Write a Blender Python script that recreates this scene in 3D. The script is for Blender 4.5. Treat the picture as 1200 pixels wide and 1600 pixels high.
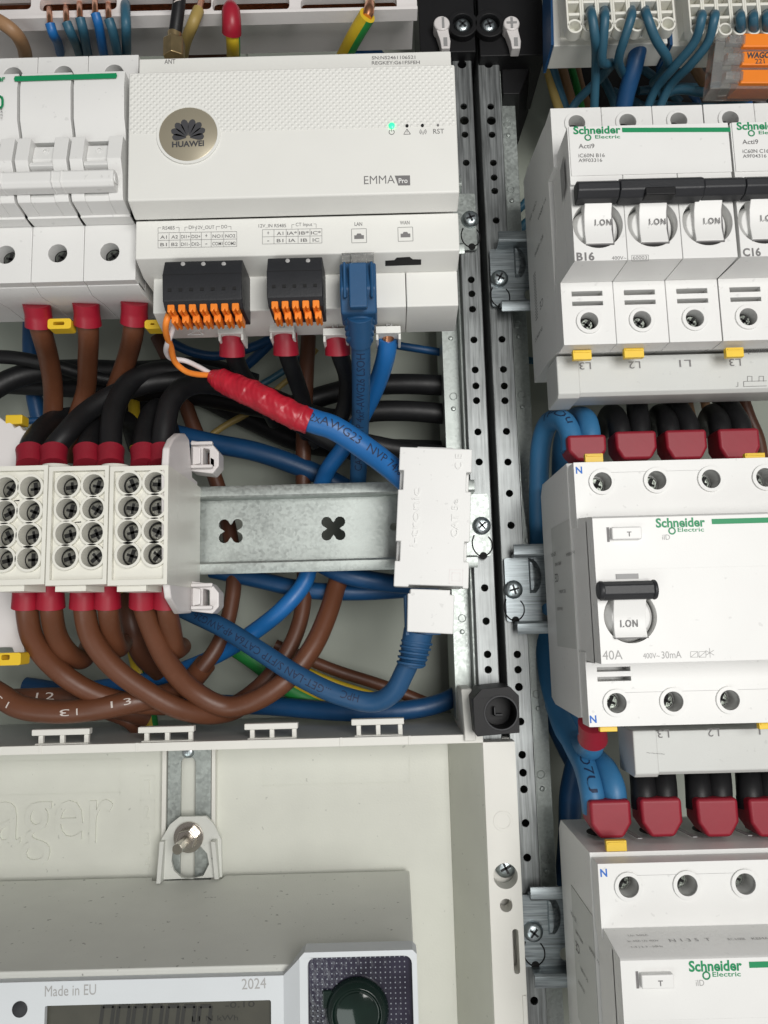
import bpy, bmesh, math, random
from mathutils import Vector, Matrix
random.seed(7)
for o in list(bpy.data.objects): bpy.data.objects.remove(o)
SC = bpy.context.scene
COL = SC.collection
# ------------------------------------------------------------------ camera, world, lamps, exposure
# panel frame in mm: x right, y up the panel, z out towards the viewer (0 = front lips of the mounting rails)
S = 0.001
FPX = 1202.0; TH = math.radians(7.8); PH = math.radians(1.5); HC = 300.0
_X = Vector((1,0,0)); _U0 = Vector((0,math.cos(TH),math.sin(TH))); _F = Vector((0,math.sin(TH),-math.cos(TH)))
_R = _X*math.cos(PH)-_U0*math.sin(PH); _U = _X*math.sin(PH)+_U0*math.cos(PH)
def toW(p): return Vector((p[0]*S, -p[2]*S, p[1]*S))
cam = bpy.data.objects.new('camera', bpy.data.cameras.new('camera')); COL.objects.link(cam)
cam.data.sensor_fit = 'VERTICAL'; cam.data.sensor_height = 36; cam.data.lens = FPX/1600*36
cam.data.clip_start = 0.005; cam.data.clip_end = 20
r_, u_, b_ = toW(_R)/S, toW(_U)/S, -toW(_F)/S
M3 = Matrix((r_, u_, b_)).transposed()
cam.matrix_world = Matrix.Translation(toW((0,0,HC))) @ M3.to_4x4()
SC.camera = cam
w = bpy.data.worlds.new('World'); SC.world = w; w.use_nodes = True
nt = w.node_tree; bg = nt.nodes['Background']
tc = nt.nodes.new('ShaderNodeTexCoord'); sx = nt.nodes.new('ShaderNodeSeparateXYZ'); rp = nt.nodes.new('ShaderNodeValToRGB')
nt.links.new(tc.outputs['Generated'], sx.inputs[0]); 
mr = nt.nodes.new('ShaderNodeMapRange'); mr.inputs[1].default_value = -1; mr.inputs[2].default_value = 1
nt.links.new(sx.outputs['Z'], mr.inputs[0]); nt.links.new(mr.outputs[0], rp.inputs[0]); nt.links.new(rp.outputs[0], bg.inputs[0])
rp.color_ramp.elements[0].color = (.80,.73,.73,1); rp.color_ramp.elements[1].color = (.22,.24,.24,1)
bg.inputs[1].default_value = 0.42
def area(name, loc, target, size, power, color):
    l = bpy.data.lights.new(name, 'AREA'); l.shape = 'RECTANGLE'; l.size = size[0]; l.size_y = size[1]; l.energy = power*.8; l.color = color
    o = bpy.data.objects.new(name, l); COL.objects.link(o); o.location = toW(loc)
    o.rotation_euler = (toW(target)-toW(loc)).to_track_quat('-Z','Y').to_euler(); return o
area('window_light', (230,40,820), (0,20,0), (.34,.45), 7.4, (1.0,.985,.955))
area('room_light', (-330,-500,700), (-60,0,0), (.5,.3), 1.7, (.93,1.0,.97))
SC.view_settings.view_transform = 'Standard'; SC.view_settings.look = 'None'
SC.view_settings.exposure = -0.06; SC.view_settings.gamma = 1.0; SC.view_settings.use_curve_mapping = False

# ------------------------------------------------------------------ helpers
def W(u, v, z):                      # where the sight line of photo point (u,v) meets depth z, in panel mm
    d = _R*((u-600)/FPX)+_U*((800-v)/FPX)+_F
    t = (z-HC)/d.z
    return Vector((d.x*t, d.y*t, z))
def ZX(u, v, x):                     # the point of the plane x = const on that sight line
    d = _R*((u-600)/FPX)+_U*((800-v)/FPX)+_F; t = x/d.x; return (d.y*t, HC+d.z*t)
def X(u, v, z): return W(u,v,z).x
def Y(u, v, z): return W(u,v,z).y

MATS = {}
def mat(name, color, rough=.5, metal=0., var=.06, vscale=60, bump=.0, bscale=400, spec=.5, trans=0., emit=None, kind=None, coat=0., dirt=0., dth=.31):
    m = bpy.data.materials.new(name); m.use_nodes = True; t = m.node_tree; b = t.nodes['Principled BSDF']
    b.inputs['Roughness'].default_value = rough; b.inputs['Metallic'].default_value = metal
    b.inputs['Specular IOR Level'].default_value = spec
    if trans: b.inputs['Transmission Weight'].default_value = trans; b.inputs['IOR'].default_value = 1.49
    if coat: b.inputs['Coat Weight'].default_value = coat; b.inputs['Coat Roughness'].default_value = .25
    if emit: b.inputs['Emission Color'].default_value = (*emit[:3],1); b.inputs['Emission Strength'].default_value = emit[3]
    c = t.nodes.new('ShaderNodeTexCoord')
    n = t.nodes.new('ShaderNodeTexNoise'); n.inputs['Scale'].default_value = vscale; n.inputs['Detail'].default_value = 5
    t.links.new(c.outputs['Object'], n.inputs['Vector'])
    r = t.nodes.new('ShaderNodeValToRGB')
    lo = tuple(x*(1-var) for x in color); hi = tuple(min(1,x*(1+var)) for x in color)
    r.color_ramp.elements[0].color = (*lo,1); r.color_ramp.elements[1].color = (*hi,1)
    r.color_ramp.elements[0].position = .3; r.color_ramp.elements[1].position = .7
    t.links.new(n.outputs['Fac'], r.inputs[0]); out = r.outputs[0]
    if kind == 'zinc':      # galvanised spangle
        vo = t.nodes.new('ShaderNodeTexVoronoi'); vo.inputs['Scale'].default_value = 1000; t.links.new(c.outputs['Object'], vo.inputs['Vector'])
        n2 = t.nodes.new('ShaderNodeTexNoise'); n2.inputs['Scale'].default_value = 900; n2.inputs['Detail'].default_value = 3; t.links.new(c.outputs['Object'], n2.inputs['Vector'])
        mx = t.nodes.new('ShaderNodeMixRGB'); mx.blend_type = 'MULTIPLY'; mx.inputs[0].default_value = 1
        r2 = t.nodes.new('ShaderNodeValToRGB'); r2.color_ramp.elements[0].color = (.74,.74,.74,1); r2.color_ramp.elements[1].color = (1.2,1.2,1.2,1)
        ad = t.nodes.new('ShaderNodeMath'); ad.operation = 'ADD'
        sp = t.nodes.new('ShaderNodeSeparateColor'); t.links.new(vo.outputs['Color'], sp.inputs[0])
        ml = t.nodes.new('ShaderNodeMath'); ml.operation = 'MULTIPLY'; ml.inputs[1].default_value = .45; t.links.new(sp.outputs[0], ml.inputs[0])
        m2 = t.nodes.new('ShaderNodeMath'); m2.operation = 'MULTIPLY'; m2.inputs[1].default_value = .55; t.links.new(n2.outputs['Fac'], m2.inputs[0])
        t.links.new(ml.outputs[0], ad.inputs[0]); t.links.new(m2.outputs[0], ad.inputs[1]); t.links.new(ad.outputs[0], r2.inputs[0])
        t.links.new(out, mx.inputs[1]); t.links.new(r2.outputs[0], mx.inputs[2]); out = mx.outputs[0]
        r3 = t.nodes.new('ShaderNodeMapRange'); r3.inputs[3].default_value = rough-.14; r3.inputs[4].default_value = rough+.16
        t.links.new(ad.outputs[0], r3.inputs[0]); t.links.new(r3.outputs[0], b.inputs['Roughness'])
    if kind in ('brushed','brushed_h'):   # rolled steel with streaks along its length
        mp = t.nodes.new('ShaderNodeMapping'); mp.inputs['Scale'].default_value = (1,1,.04) if kind == 'brushed' else (.05,1,1); t.links.new(c.outputs['Object'], mp.inputs[0])
        n2 = t.nodes.new('ShaderNodeTexNoise'); n2.inputs['Scale'].default_value = 1500; n2.inputs['Detail'].default_value = 4; t.links.new(mp.outputs[0], n2.inputs['Vector'])
        r2 = t.nodes.new('ShaderNodeValToRGB'); r2.color_ramp.elements[0].color = (.55,.55,.55,1); r2.color_ramp.elements[1].color = (1.3,1.3,1.3,1)
        r2.color_ramp.elements[0].position = .3; r2.color_ramp.elements[1].position = .72
        mx = t.nodes.new('ShaderNodeMixRGB'); mx.blend_type = 'MULTIPLY'; mx.inputs[0].default_value = 1
        t.links.new(n2.outputs['Fac'], r2.inputs[0]); t.links.new(out, mx.inputs[1]); t.links.new(r2.outputs[0], mx.inputs[2]); out = mx.outputs[0]
        r3 = t.nodes.new('ShaderNodeMapRange'); r3.inputs[3].default_value = rough-.12; r3.inputs[4].default_value = rough+.12
        t.links.new(n2.outputs['Fac'], r3.inputs[0]); t.links.new(r3.outputs[0], b.inputs['Roughness'])
    if name.endswith('_pvc') or name == 'patch_cable_blue':
        n5 = t.nodes.new('ShaderNodeTexNoise'); n5.inputs['Scale'].default_value = 260; n5.inputs['Detail'].default_value = 8; n5.inputs['Roughness'].default_value = .75; t.links.new(c.outputs['Object'], n5.inputs['Vector'])
        r5 = t.nodes.new('ShaderNodeValToRGB'); r5.color_ramp.elements[0].color = (0,0,0,1); r5.color_ramp.elements[1].color = (.55,.55,.55,1); r5.color_ramp.elements[0].position = .58; r5.color_ramp.elements[1].position = .80
        mx = t.nodes.new('ShaderNodeMixRGB'); t.links.new(n5.outputs['Fac'], r5.inputs[0]); t.links.new(r5.outputs[0], mx.inputs[0]); t.links.new(out, mx.inputs[1])
        mx.inputs[2].default_value = (*[min(.8, x*1.6+.010) for x in color],1); out = mx.outputs[0]
        r6 = t.nodes.new('ShaderNodeMapRange'); r6.inputs[3].default_value = rough-.08; r6.inputs[4].default_value = rough+.2; t.links.new(n5.outputs['Fac'], r6.inputs[0]); t.links.new(r6.outputs[0], b.inputs['Roughness'])
    if dirt:                # small dust specks and scuffs
        vo = t.nodes.new('ShaderNodeTexNoise'); vo.inputs['Scale'].default_value = 420; vo.inputs['Detail'].default_value = 2; t.links.new(c.outputs['Object'], vo.inputs['Vector'])
        r2 = t.nodes.new('ShaderNodeValToRGB'); r2.color_ramp.elements[0].color = (1-dirt,)*3+(1,); r2.color_ramp.elements[1].color = (1,1,1,1)
        r2.color_ramp.elements[0].position = dth-.05; r2.color_ramp.elements[1].position = dth
        mx = t.nodes.new('ShaderNodeMixRGB'); mx.blend_type = 'MULTIPLY'; mx.inputs[0].default_value = 1
        t.links.new(vo.outputs['Fac'], r2.inputs[0]); t.links.new(out, mx.inputs[1]); t.links.new(r2.outputs[0], mx.inputs[2]); out = mx.outputs[0]
    t.links.new(out, b.inputs['Base Color'])
    if kind == 'knurl':     # embossed diagonal dot grid
        sp = t.nodes.new('ShaderNodeSeparateXYZ'); t.links.new(c.outputs['Object'], sp.inputs[0])
        def math_(op, a, bb):
            k = t.nodes.new('ShaderNodeMath'); k.operation = op
            for i, q in enumerate((a, bb)):
                if q is None: continue
                if isinstance(q, (int,float)): k.inputs[i].default_value = q
                else: t.links.new(q, k.inputs[i])
            return k.outputs[0]
        P = 2*math.pi/.0021*.5
        s1 = math_('SINE', math_('MULTIPLY', sp.outputs[0], P*2), None)
        s2 = math_('SINE', math_('MULTIPLY', sp.outputs[2], P*2), None)
        h = math_('MAXIMUM', math_('MULTIPLY', s1, s2), 0)
        bu = t.nodes.new('ShaderNodeBump'); bu.inputs['Strength'].default_value = .55; bu.inputs['Distance'].default_value = .0004
        t.links.new(h, bu.inputs['Height']); t.links.new(bu.outputs[0], b.inputs['Normal'])
    elif bump:
        n3 = t.nodes.new('ShaderNodeTexNoise'); n3.inputs['Scale'].default_value = bscale; n3.inputs['Detail'].default_value = 4; t.links.new(c.outputs['Object'], n3.inputs['Vector'])
        bu = t.nodes.new('ShaderNodeBump'); bu.inputs['Strength'].default_value = bump; bu.inputs['Distance'].default_value = .0006
        t.links.new(n3.outputs['Fac'], bu.inputs['Height']); t.links.new(bu.outputs[0], b.inputs['Normal'])
    MATS[name] = m; return m
WHITE = mat('white_abs', (.74,.74,.725), .42, var=.015, bump=.05, bscale=2500, dirt=.12)
EMW = mat('warm_white_abs', (.735,.735,.70), .45, var=.012, bump=.05, bscale=2500)
KNURL = mat('knurled_white', (.74,.74,.705), .42, var=.01, kind='knurl')
IVORY = mat('ivory_nylon', (.76,.75,.68), .38, var=.03, bump=.06, bscale=900)
PINKW = mat('milky_plastic', (.72,.69,.68), .35, var=.03, bump=.06, bscale=700)
LGREY = mat('light_grey_plastic', (.56,.57,.55), .5, var=.02, bump=.08, bscale=2000, dirt=.1)
COVER = mat('cover_plastic', (.68,.69,.625), .5, var=.03, bump=.08, bscale=1200, dirt=.25, dth=.30)
COVRIM = mat('cover_rim_plastic', (.76,.75,.70), .5, var=.02, bump=.04, bscale=1500)
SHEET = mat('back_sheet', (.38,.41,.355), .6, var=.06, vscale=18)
METG = mat('meter_grey', (.65,.66,.62), .5, var=.03, bump=.12, bscale=1800, dirt=.55, dth=.305)
METW = mat('meter_white', (.62,.65,.67), .5, var=.02, bump=.06, bscale=2000)
ZINC = mat('galvanised_steel', (.41,.445,.425), .42, metal=.7, var=.08, kind='zinc')
STEEL = mat('rolled_steel', (.27,.285,.285), .42, metal=.7, var=.12, vscale=90, kind='brushed')
BRKT = mat('plated_steel', (.30,.335,.35), .38, metal=.75, var=.1, kind='brushed_h')
SCREW = mat('screw_steel', (.50,.56,.58), .28, metal=.95, var=.2, vscale=500, bump=.2, bscale=1500)
SCREWD = mat('terminal_screw_steel', (.17,.185,.165), .32, metal=.85, var=.35, vscale=400, bump=.3, bscale=1200)
SCREWL = mat('block_screw_steel', (.36,.36,.32), .3, metal=.85, var=.3, vscale=400, bump=.3, bscale=1200)
NICKEL = mat('nickel', (.62,.58,.52), .2, metal=1, var=.06)
BRASS = mat('brass', (.62,.47,.25), .28, metal=1, var=.15, vscale=300)
COPPER = mat('copper', (.72,.33,.18), .3, metal=1, var=.2, vscale=500)
BLK = mat('black_plastic', (.010,.010,.011), .5, var=.1, spec=.25, bump=.1, bscale=1500)
BLK2 = mat('charcoal_plastic', (.019,.020,.023), .46, var=.15, spec=.4, bump=.12, bscale=1800)
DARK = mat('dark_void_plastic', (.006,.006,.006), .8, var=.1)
JBLK = mat('black_pvc', (.009,.009,.010), .42, var=.2, spec=.35, bump=.12, bscale=260)
JBRN = mat('brown_pvc', (.125,.044,.02), .36, var=.10, bump=.1, bscale=300)
JBRND = mat('deep_brown_pvc', (.10,.036,.018), .4, var=.12, bump=.1, bscale=300)
JTAN = mat('tan_pvc', (.30,.17,.085), .42, var=.08)
JGRY = mat('grey_pvc', (.10,.10,.105), .45, var=.1)
JBLU = mat('bright_blue_pvc', (.010,.125,.37), .36, var=.08, bump=.1, bscale=300)
JNAVY = mat('blue_pvc', (.007,.06,.165), .38, var=.1, bump=.1, bscale=300)
JPAT = mat('patch_cable_blue', (.014,.075,.18), .42, var=.06, bump=.06)
JTEAL = mat('slate_blue_pvc', (.026,.10,.155), .40, var=.10, bump=.1, bscale=300)
JSKY = mat('light_blue_pvc', (.032,.155,.32), .42, var=.1, bump=.1, bscale=300)
JYEL = mat('yellow_pvc', (.60,.42,.02), .42, var=.08)
JGRN = mat('green_pvc', (.02,.25,.05), .42, var=.08)
JOLV = mat('olive_pvc', (.36,.26,.08), .45, var=.1)
JORG = mat('orange_pvc', (.85,.25,.03), .42, var=.06)
JWHT = mat('white_pvc', (.78,.74,.74), .42, var=.06)
RED = mat('red_ferrule', (.31,.008,.024), .4, var=.06, bump=.04)
CRIM = mat('crimson_ferrule', (.26,.008,.022), .5, var=.08, bump=.05)
TAPE = mat('red_tape', (.43,.012,.028), .36, var=.16, vscale=160, bump=.3, bscale=320)
YELC = mat('yellow_clip', (.78,.52,.03), .42, var=.05)
ORNG = mat('orange_lever', (.85,.23,.02), .40, var=.05)
CLEAR = mat('clear_polycarbonate', (.80,.80,.78), .12, var=.02, trans=.85)
GREEN = mat('green_ink', (.0,.235,.085), .5, var=.02)
INK = mat('grey_ink', (.17,.165,.165), .6, var=.03)
INKL = mat('pale_grey_ink', (.36,.355,.35), .6, var=.03)
INKD = mat('dark_ink', (.05,.05,.055), .6, var=.03)
INKB = mat('blue_ink', (.02,.14,.52), .6, var=.03)
INKW = mat('white_ink', (.58,.52,.48), .6, var=.05)
NVYI = mat('cable_print_ink', (.008,.02,.06), .6, var=.03)
BADGE = mat('satin_badge', (.40,.36,.27), .38, metal=.4, var=.05)
LEDG = mat('green_led', (.05,.8,.3), .3, emit=(.02,1.0,.22,1.6))
LCD = mat('lcd_glass', (.042,.040,.028), .5, var=.3, vscale=60)
LCDD = mat('lcd_segment', (.014,.013,.010), .5)
IRIS = mat('dark_window', (.03,.028,.045), .12, var=.7, vscale=45, bump=.25, bscale=500)
DOTS = mat('dot_print', (.30,.32,.36), .3, metal=.4)  # dots printed on the meter window
LENS = mat('lens_plastic', (.006,.016,.012), .08, var=.3, vscale=80)
SHADE = mat('grey_patch', (.30,.30,.30), .5)

class MB:
    def __init__(s): s.v = []; s.f = []; s.mi = []; s.sm = []; s.cur = 0; s.xf = None
    def _add(s, vs, fs, smooth=False):
        n = len(s.v)
        for p in vs:
            p = Vector(p)
            if s.xf is not None: p = s.xf @ p
            s.v.append(p)
        for f in fs: s.f.append([n+i for i in f]); s.mi.append(s.cur); s.sm.append(smooth)
    def box(s, x0,x1,y0,y1,z0,z1):
        s._add([(x0,y0,z0),(x1,y0,z0),(x1,y1,z0),(x0,y1,z0),(x0,y0,z1),(x1,y0,z1),(x1,y1,z1),(x0,y1,z1)],
               [(0,3,2,1),(4,5,6,7),(0,1,5,4),(1,2,6,5),(2,3,7,6),(3,0,4,7)])
    def hexa(s, p): s._add(p, [(0,3,2,1),(4,5,6,7),(0,1,5,4),(1,2,6,5),(2,3,7,6),(3,0,4,7)])
    def _prism(s, a, b):
        n = len(a)
        nn = sum(((Vector(a[i])-Vector(a[0])).cross(Vector(a[(i+1)%n])-Vector(a[0])) for i in range(n)), Vector())
        if nn.dot(Vector(b[0])-Vector(a[0])) > 0: a = a[::-1]; b = b[::-1]
        s._add(list(a)+list(b), [tuple(range(n)), tuple(range(2*n-1,n-1,-1))]+[(i, n+i, n+(i+1)%n, (i+1)%n) for i in range(n)])
    def prism_x(s, prof, x0, x1): s._prism([(x0,y,z) for y,z in prof], [(x1,y,z) for y,z in prof])
    def prism_z(s, poly, z0, z1): s._prism([(x,y,z0) for x,y in poly], [(x,y,z1) for x,y in poly])
    def prism_y(s, poly, y0, y1): s._prism([(x,y0,z) for x,z in poly], [(x,y1,z) for x,z in poly])
    def lathe(s, c, prof, n=28, axis='z', cap=True):
        vs = []; fs = []; k = len(prof)
        for r, h in prof:
            for i in range(n):
                a = 2*math.pi*i/n; p, q = r*math.cos(a), r*math.sin(a)
                o = {'z':(p,q,h),'y':(q,h,p),'x':(h,p,q)}[axis]
                vs.append((c[0]+o[0],c[1]+o[1],c[2]+o[2]))
        for j in range(k-1):
            for i in range(n): fs.append((j*n+i, j*n+(i+1)%n, (j+1)*n+(i+1)%n, (j+1)*n+i))
        s._add(vs, fs, True)
        if cap:
            b = len(s.v)-k*n
            s.f.append([b+i for i in range(n)][::-1]); s.f.append([b+(k-1)*n+i for i in range(n)])
            s.mi += [s.cur]*2; s.sm += [False]*2
    def cyl(s, c, r, h0, h1, axis='z', n=28): s.lathe(c, [(r,h0),(r,h1)], n, axis)
    def ring(s, c, r0, r1, h0, h1, axis='z', n=32): s.lathe(c, [(r0,h0),(r1,h0),(r1,h1),(r0,h1),(r0,h0)], n, axis, cap=False)
    def plate(s, outline, holes, z0, z1):
        cu = bpy.data.curves.new('tmp','CURVE'); cu.dimensions = '2D'; cu.fill_mode = 'BOTH'; cu.extrude = abs(z1-z0)/2
        for poly in [outline]+holes:
            sp = cu.splines.new('POLY'); sp.points.add(len(poly)-1)
            for i, (x,y) in enumerate(poly): sp.points[i].co = (x,y,0,1)
            sp.use_cyclic_u = True
        s._curve(cu, lambda p: Vector((p[0],p[1],p[2]+(z0+z1)/2)), weld=True)
    def strip(s, x0, x1, ya, yb, holes, z0, z1, n=24):
        """flat bar with a row of round holes (x, y, r), built cell by cell"""
        hs = sorted(holes, key=lambda h: h[1]); y = ya; cells = []
        for i, (hx, hy, hr) in enumerate(hs):
            lo = hy-hr-.7; hi = hy+hr+.7
            if i and hs[i-1][1]+hs[i-1][2]+.7 > lo: lo = (hs[i-1][1]+hs[i-1][2]+hy-hr)/2
            if i < len(hs)-1 and hs[i+1][1]-hs[i+1][2]-.7 < hi: hi = (hs[i+1][1]-hs[i+1][2]+hy+hr)/2
            if lo > y+1e-4: cells.append((y, lo, None))
            cells.append((lo, hi, (hx,hy,hr))); y = hi
        cells.append((y, yb, None))
        for lo, hi, h in cells:
            for x in (x0, x1):
                q = [(x,lo,z0),(x,hi,z0),(x,hi,z1),(x,lo,z1)]; s._add(q, [(0,1,2,3) if x == x0 else (3,2,1,0)])
            for z, fl in ((z0,True),(z1,False)):
                if not h: s._add([(x0,lo,z),(x1,lo,z),(x1,hi,z),(x0,hi,z)], [(3,2,1,0) if fl else (0,1,2,3)]); continue
                hx, hy, hr = h; inner = []; outer = []
                for i in range(n):
                    a = 2*math.pi*(i+.5)/n; c, d = math.cos(a), math.sin(a); inner.append((hx+hr*c, hy+hr*d, z))
                    tx = (x1-hx)/c if c > 1e-9 else ((x0-hx)/c if c < -1e-9 else 1e9); ty = (hi-hy)/d if d > 1e-9 else ((lo-hy)/d if d < -1e-9 else 1e9)
                    t = min(tx, ty); outer.append((hx+t*c, hy+t*d, z))
                fs = [(i, n+i, n+(i+1)%n, (i+1)%n) for i in range(n)]; vs = inner+outer
                # corner fills
                for i in range(n):
                    a, b = outer[i], outer[(i+1)%n]
                    if abs(a[0]-b[0]) > 1e-6 and abs(a[1]-b[1]) > 1e-6:
                        cx = x1 if max(a[0],b[0]) > x1-1e-6 else x0; cy = hi if max(a[1],b[1]) > hi-1e-6 else lo
                        vs = vs+[(cx,cy,z)]; fs.append((n+i, len(vs)-1, n+(i+1)%n))
                s._add(vs, [f[::-1] for f in fs] if fl else fs)
            if h:
                hx, hy, hr = h; vs = []
                for z in (z0, z1): vs += [(hx+hr*math.cos(2*math.pi*(i+.5)/n), hy+hr*math.sin(2*math.pi*(i+.5)/n), z) for i in range(n)]
                s._add(vs, [((i+1)%n, i, n+i, n+(i+1)%n) for i in range(n)][::-1], True)
    def _curve(s, cu, fn, weld=False, cuts=None):
        o = bpy.data.objects.new('tmp', cu); COL.objects.link(o)
        dg = bpy.context.evaluated_depsgraph_get(); dg.update()
        me = bpy.data.meshes.new_from_object(o.evaluated_get(dg)); bm = bmesh.new(); bm.from_mesh(me)
        if weld:
            bmesh.ops.remove_doubles(bm, verts=bm.verts, dist=1e-4)
            bmesh.ops.recalc_face_normals(bm, faces=bm.faces)
        if cuts:
            for co, no in cuts: bmesh.ops.bisect_plane(bm, geom=bm.verts[:]+bm.edges[:]+bm.faces[:], plane_co=co, plane_no=no)
        bm.verts.index_update()
        s._add([fn(v.co.copy()) for v in bm.verts], [[v.index for v in f.verts] for f in bm.faces])
        bm.free(); bpy.data.objects.remove(o); bpy.data.meshes.remove(me); bpy.data.curves.remove(cu)
    def text(s, txt, p0, p1, h=None, bold=0., lift=.06, thick=0., ey=None, shear=0., space=1.):
        """letters laid on the surface from p0 to p1 (baseline ends, panel mm); h = cap height"""
        cu = bpy.data.curves.new('tmp','FONT'); cu.body = txt; cu.size = 1; cu.offset = bold; cu.resolution_u = 3; cu.extrude = 0; cu.shear = shear; cu.space_character = space
        o = bpy.data.objects.new('tmp', cu); COL.objects.link(o); dg = bpy.context.evaluated_depsgraph_get(); dg.update()
        me = bpy.data.meshes.new_from_object(o.evaluated_get(dg))
        xs = [v.co.x for v in me.vertices]; x0, x1 = min(xs), max(xs)
        p0 = Vector(p0); p1 = Vector(p1); ex = (p1-p0); wd = ex.length; ex.normalize()
        e2 = Vector(ey).normalized() if ey else Vector((0,0,1)).cross(ex).normalized()
        nz = ex.cross(e2).normalized(); k = wd/(x1-x0); hh = (h/.70) if h else k
        vs = [p0+ex*((v.co.x-x0)*k)+e2*(v.co.y*hh)+nz*lift for v in me.vertices]
        fs = [list(p.vertices) for p in me.polygons]
        s._add(vs, fs)
        if thick:
            n = len(vs); s._add([v-nz*thick for v in vs], [])
            base = len(s.v)-2*n
            from collections import Counter
            ec = Counter(); dr = {}
            for f in fs:
                for i in range(len(f)):
                    a, b = f[i], f[(i+1)%len(f)]; ec[frozenset((a,b))] += 1; dr[frozenset((a,b))] = (a,b)
            for e, c in ec.items():
                if c == 1:
                    a, b = dr[e]; s.f.append([base+b, base+a, base+n+a, base+n+b]); s.mi.append(s.cur); s.sm.append(False)
        bpy.data.objects.remove(o); bpy.data.meshes.remove(me); bpy.data.curves.remove(cu)
    def line(s, a, b, t, lift=.06, nz=(0,0,1)):
        a = Vector(a); b = Vector(b); d = (b-a).normalized(); nz = Vector(nz); q = nz.cross(d).normalized()*t/2; l = nz*lift
        s._add([a-q+l, b-q+l, b+q+l, a+q+l], [(0,1,2,3)])
    def tube(s, pts, r, n=18, sub=8, caps=True):
        C, T, Rr = path(pts, r, sub); N = Vector((0,0,1)); prev = None; vs = []; k = len(C)
        for i in range(k):
            if prev is None:
                N = Vector((.3,.1,1)); N -= T[i]*N.dot(T[i]); N.normalize()
            else:
                N = prev - T[i]*prev.dot(T[i]); N.normalize()
            prev = N; B = T[i].cross(N)
            for j in range(n):
                a = 2*math.pi*j/n; vs.append(C[i]+(N*math.cos(a)+B*math.sin(a))*Rr[i])
        fs = [(i*n+j, i*n+(j+1)%n, (i+1)*n+(j+1)%n, (i+1)*n+j) for i in range(k-1) for j in range(n)]
        s._add(vs, fs, True); b = len(s.v)-k*n
        if caps:
            s.f.append([b+i for i in range(n)][::-1]); s.f.append([b+(k-1)*n+i for i in range(n)]); s.mi += [s.cur]*2; s.sm += [False]*2
    def text_on(s, txt, pts, r, s0, s1, h, off=0., bold=0., flip=False):
        """printing wrapped round a cable from arc length s0 to s1 (mm)"""
        C, T, Rr = path(pts, r, 10); L = [0]
        for i in range(1,len(C)): L.append(L[-1]+(C[i]-C[i-1]).length)
        cu = bpy.data.curves.new('tmp','FONT'); cu.body = txt; cu.size = 1; cu.offset = bold; cu.resolution_u = 2
        o = bpy.data.objects.new('tmp', cu); COL.objects.link(o); dg = bpy.context.evaluated_depsgraph_get(); dg.update()
        me = bpy.data.meshes.new_from_object(o.evaluated_get(dg)); xs = [v.co.x for v in me.vertices]; x0, x1 = min(xs), max(xs)
        bpy.data.objects.remove(o); bpy.data.meshes.remove(me)
        o = None
        kx = (s1-s0)/(x1-x0); hy = h/.70
        def fn(p):
            a = s0+(p.x-x0)*kx
            if flip: a = s1-(p.x-x0)*kx
            a = max(0, min(L[-1]-1e-3, a)); i = 0
            while i < len(L)-2 and L[i+1] < a: i += 1
            f = (a-L[i])/max(1e-6, L[i+1]-L[i]); c = C[i].lerp(C[i+1], f); t = T[i].lerp(T[i+1], f).normalized()
            N = Vector((0,0,1)); N -= t*N.dot(t); N.normalize(); B = N.cross(t); rr = Rr[i]+.05
            ty = (p.y-.35)*hy; 
            if flip: ty = -ty
            an = off+ty/rr
            return c+(N*math.cos(an)+B*math.sin(an))*rr
        cuts = [((0,q*.1,0),(0,1,0)) for q in range(-2,9)]
        s._curve(cu, fn, cuts=cuts)
    def build(s, name, m, parent=None, bevel=.0, kind=None, segs=2, smooth=None):
        me = bpy.data.meshes.new(name); org = parent['_org'] if parent is not None and '_org' in parent else None
        o = bpy.data.objects.new(name, me); COL.objects.link(o)
        if parent is None:
            c = Vector(); 
            lo = Vector((min(p.x for p in s.v),min(p.y for p in s.v),min(p.z for p in s.v))); hi = Vector((max(p.x for p in s.v),max(p.y for p in s.v),max(p.z for p in s.v)))
            c = Vector(((lo.x+hi.x)/2, lo.y, (lo.z+hi.z)/2)); o.location = toW(c)
        else:
            c = Vector(org); o.parent = parent
        o['_org'] = [c.x,c.y,c.z]
        me.from_pydata([toW(p-c) for p in s.v], [], s.f)
        for q in (m if isinstance(m,(list,tuple)) else [m]): me.materials.append(q)
        for i, p in enumerate(me.polygons): p.material_index = s.mi[i]; p.use_smooth = s.sm[i]
        me.validate(); me.update()
        if bevel:
            md = o.modifiers.new('bevel','BEVEL'); md.width = bevel*S; md.segments = segs; md.limit_method = 'ANGLE'; md.angle_limit = math.radians(35); md.harden_normals = True
            for p in me.polygons: p.use_smooth = True
            me.set_sharp_from_angle(angle=math.radians(35)) if hasattr(me,'set_sharp_from_angle') else None
        elif any(s.sm):
            if hasattr(me,'set_sharp_from_angle'): me.set_sharp_from_angle(angle=math.radians(40))
        if kind: o['kind'] = kind
        return o
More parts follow.
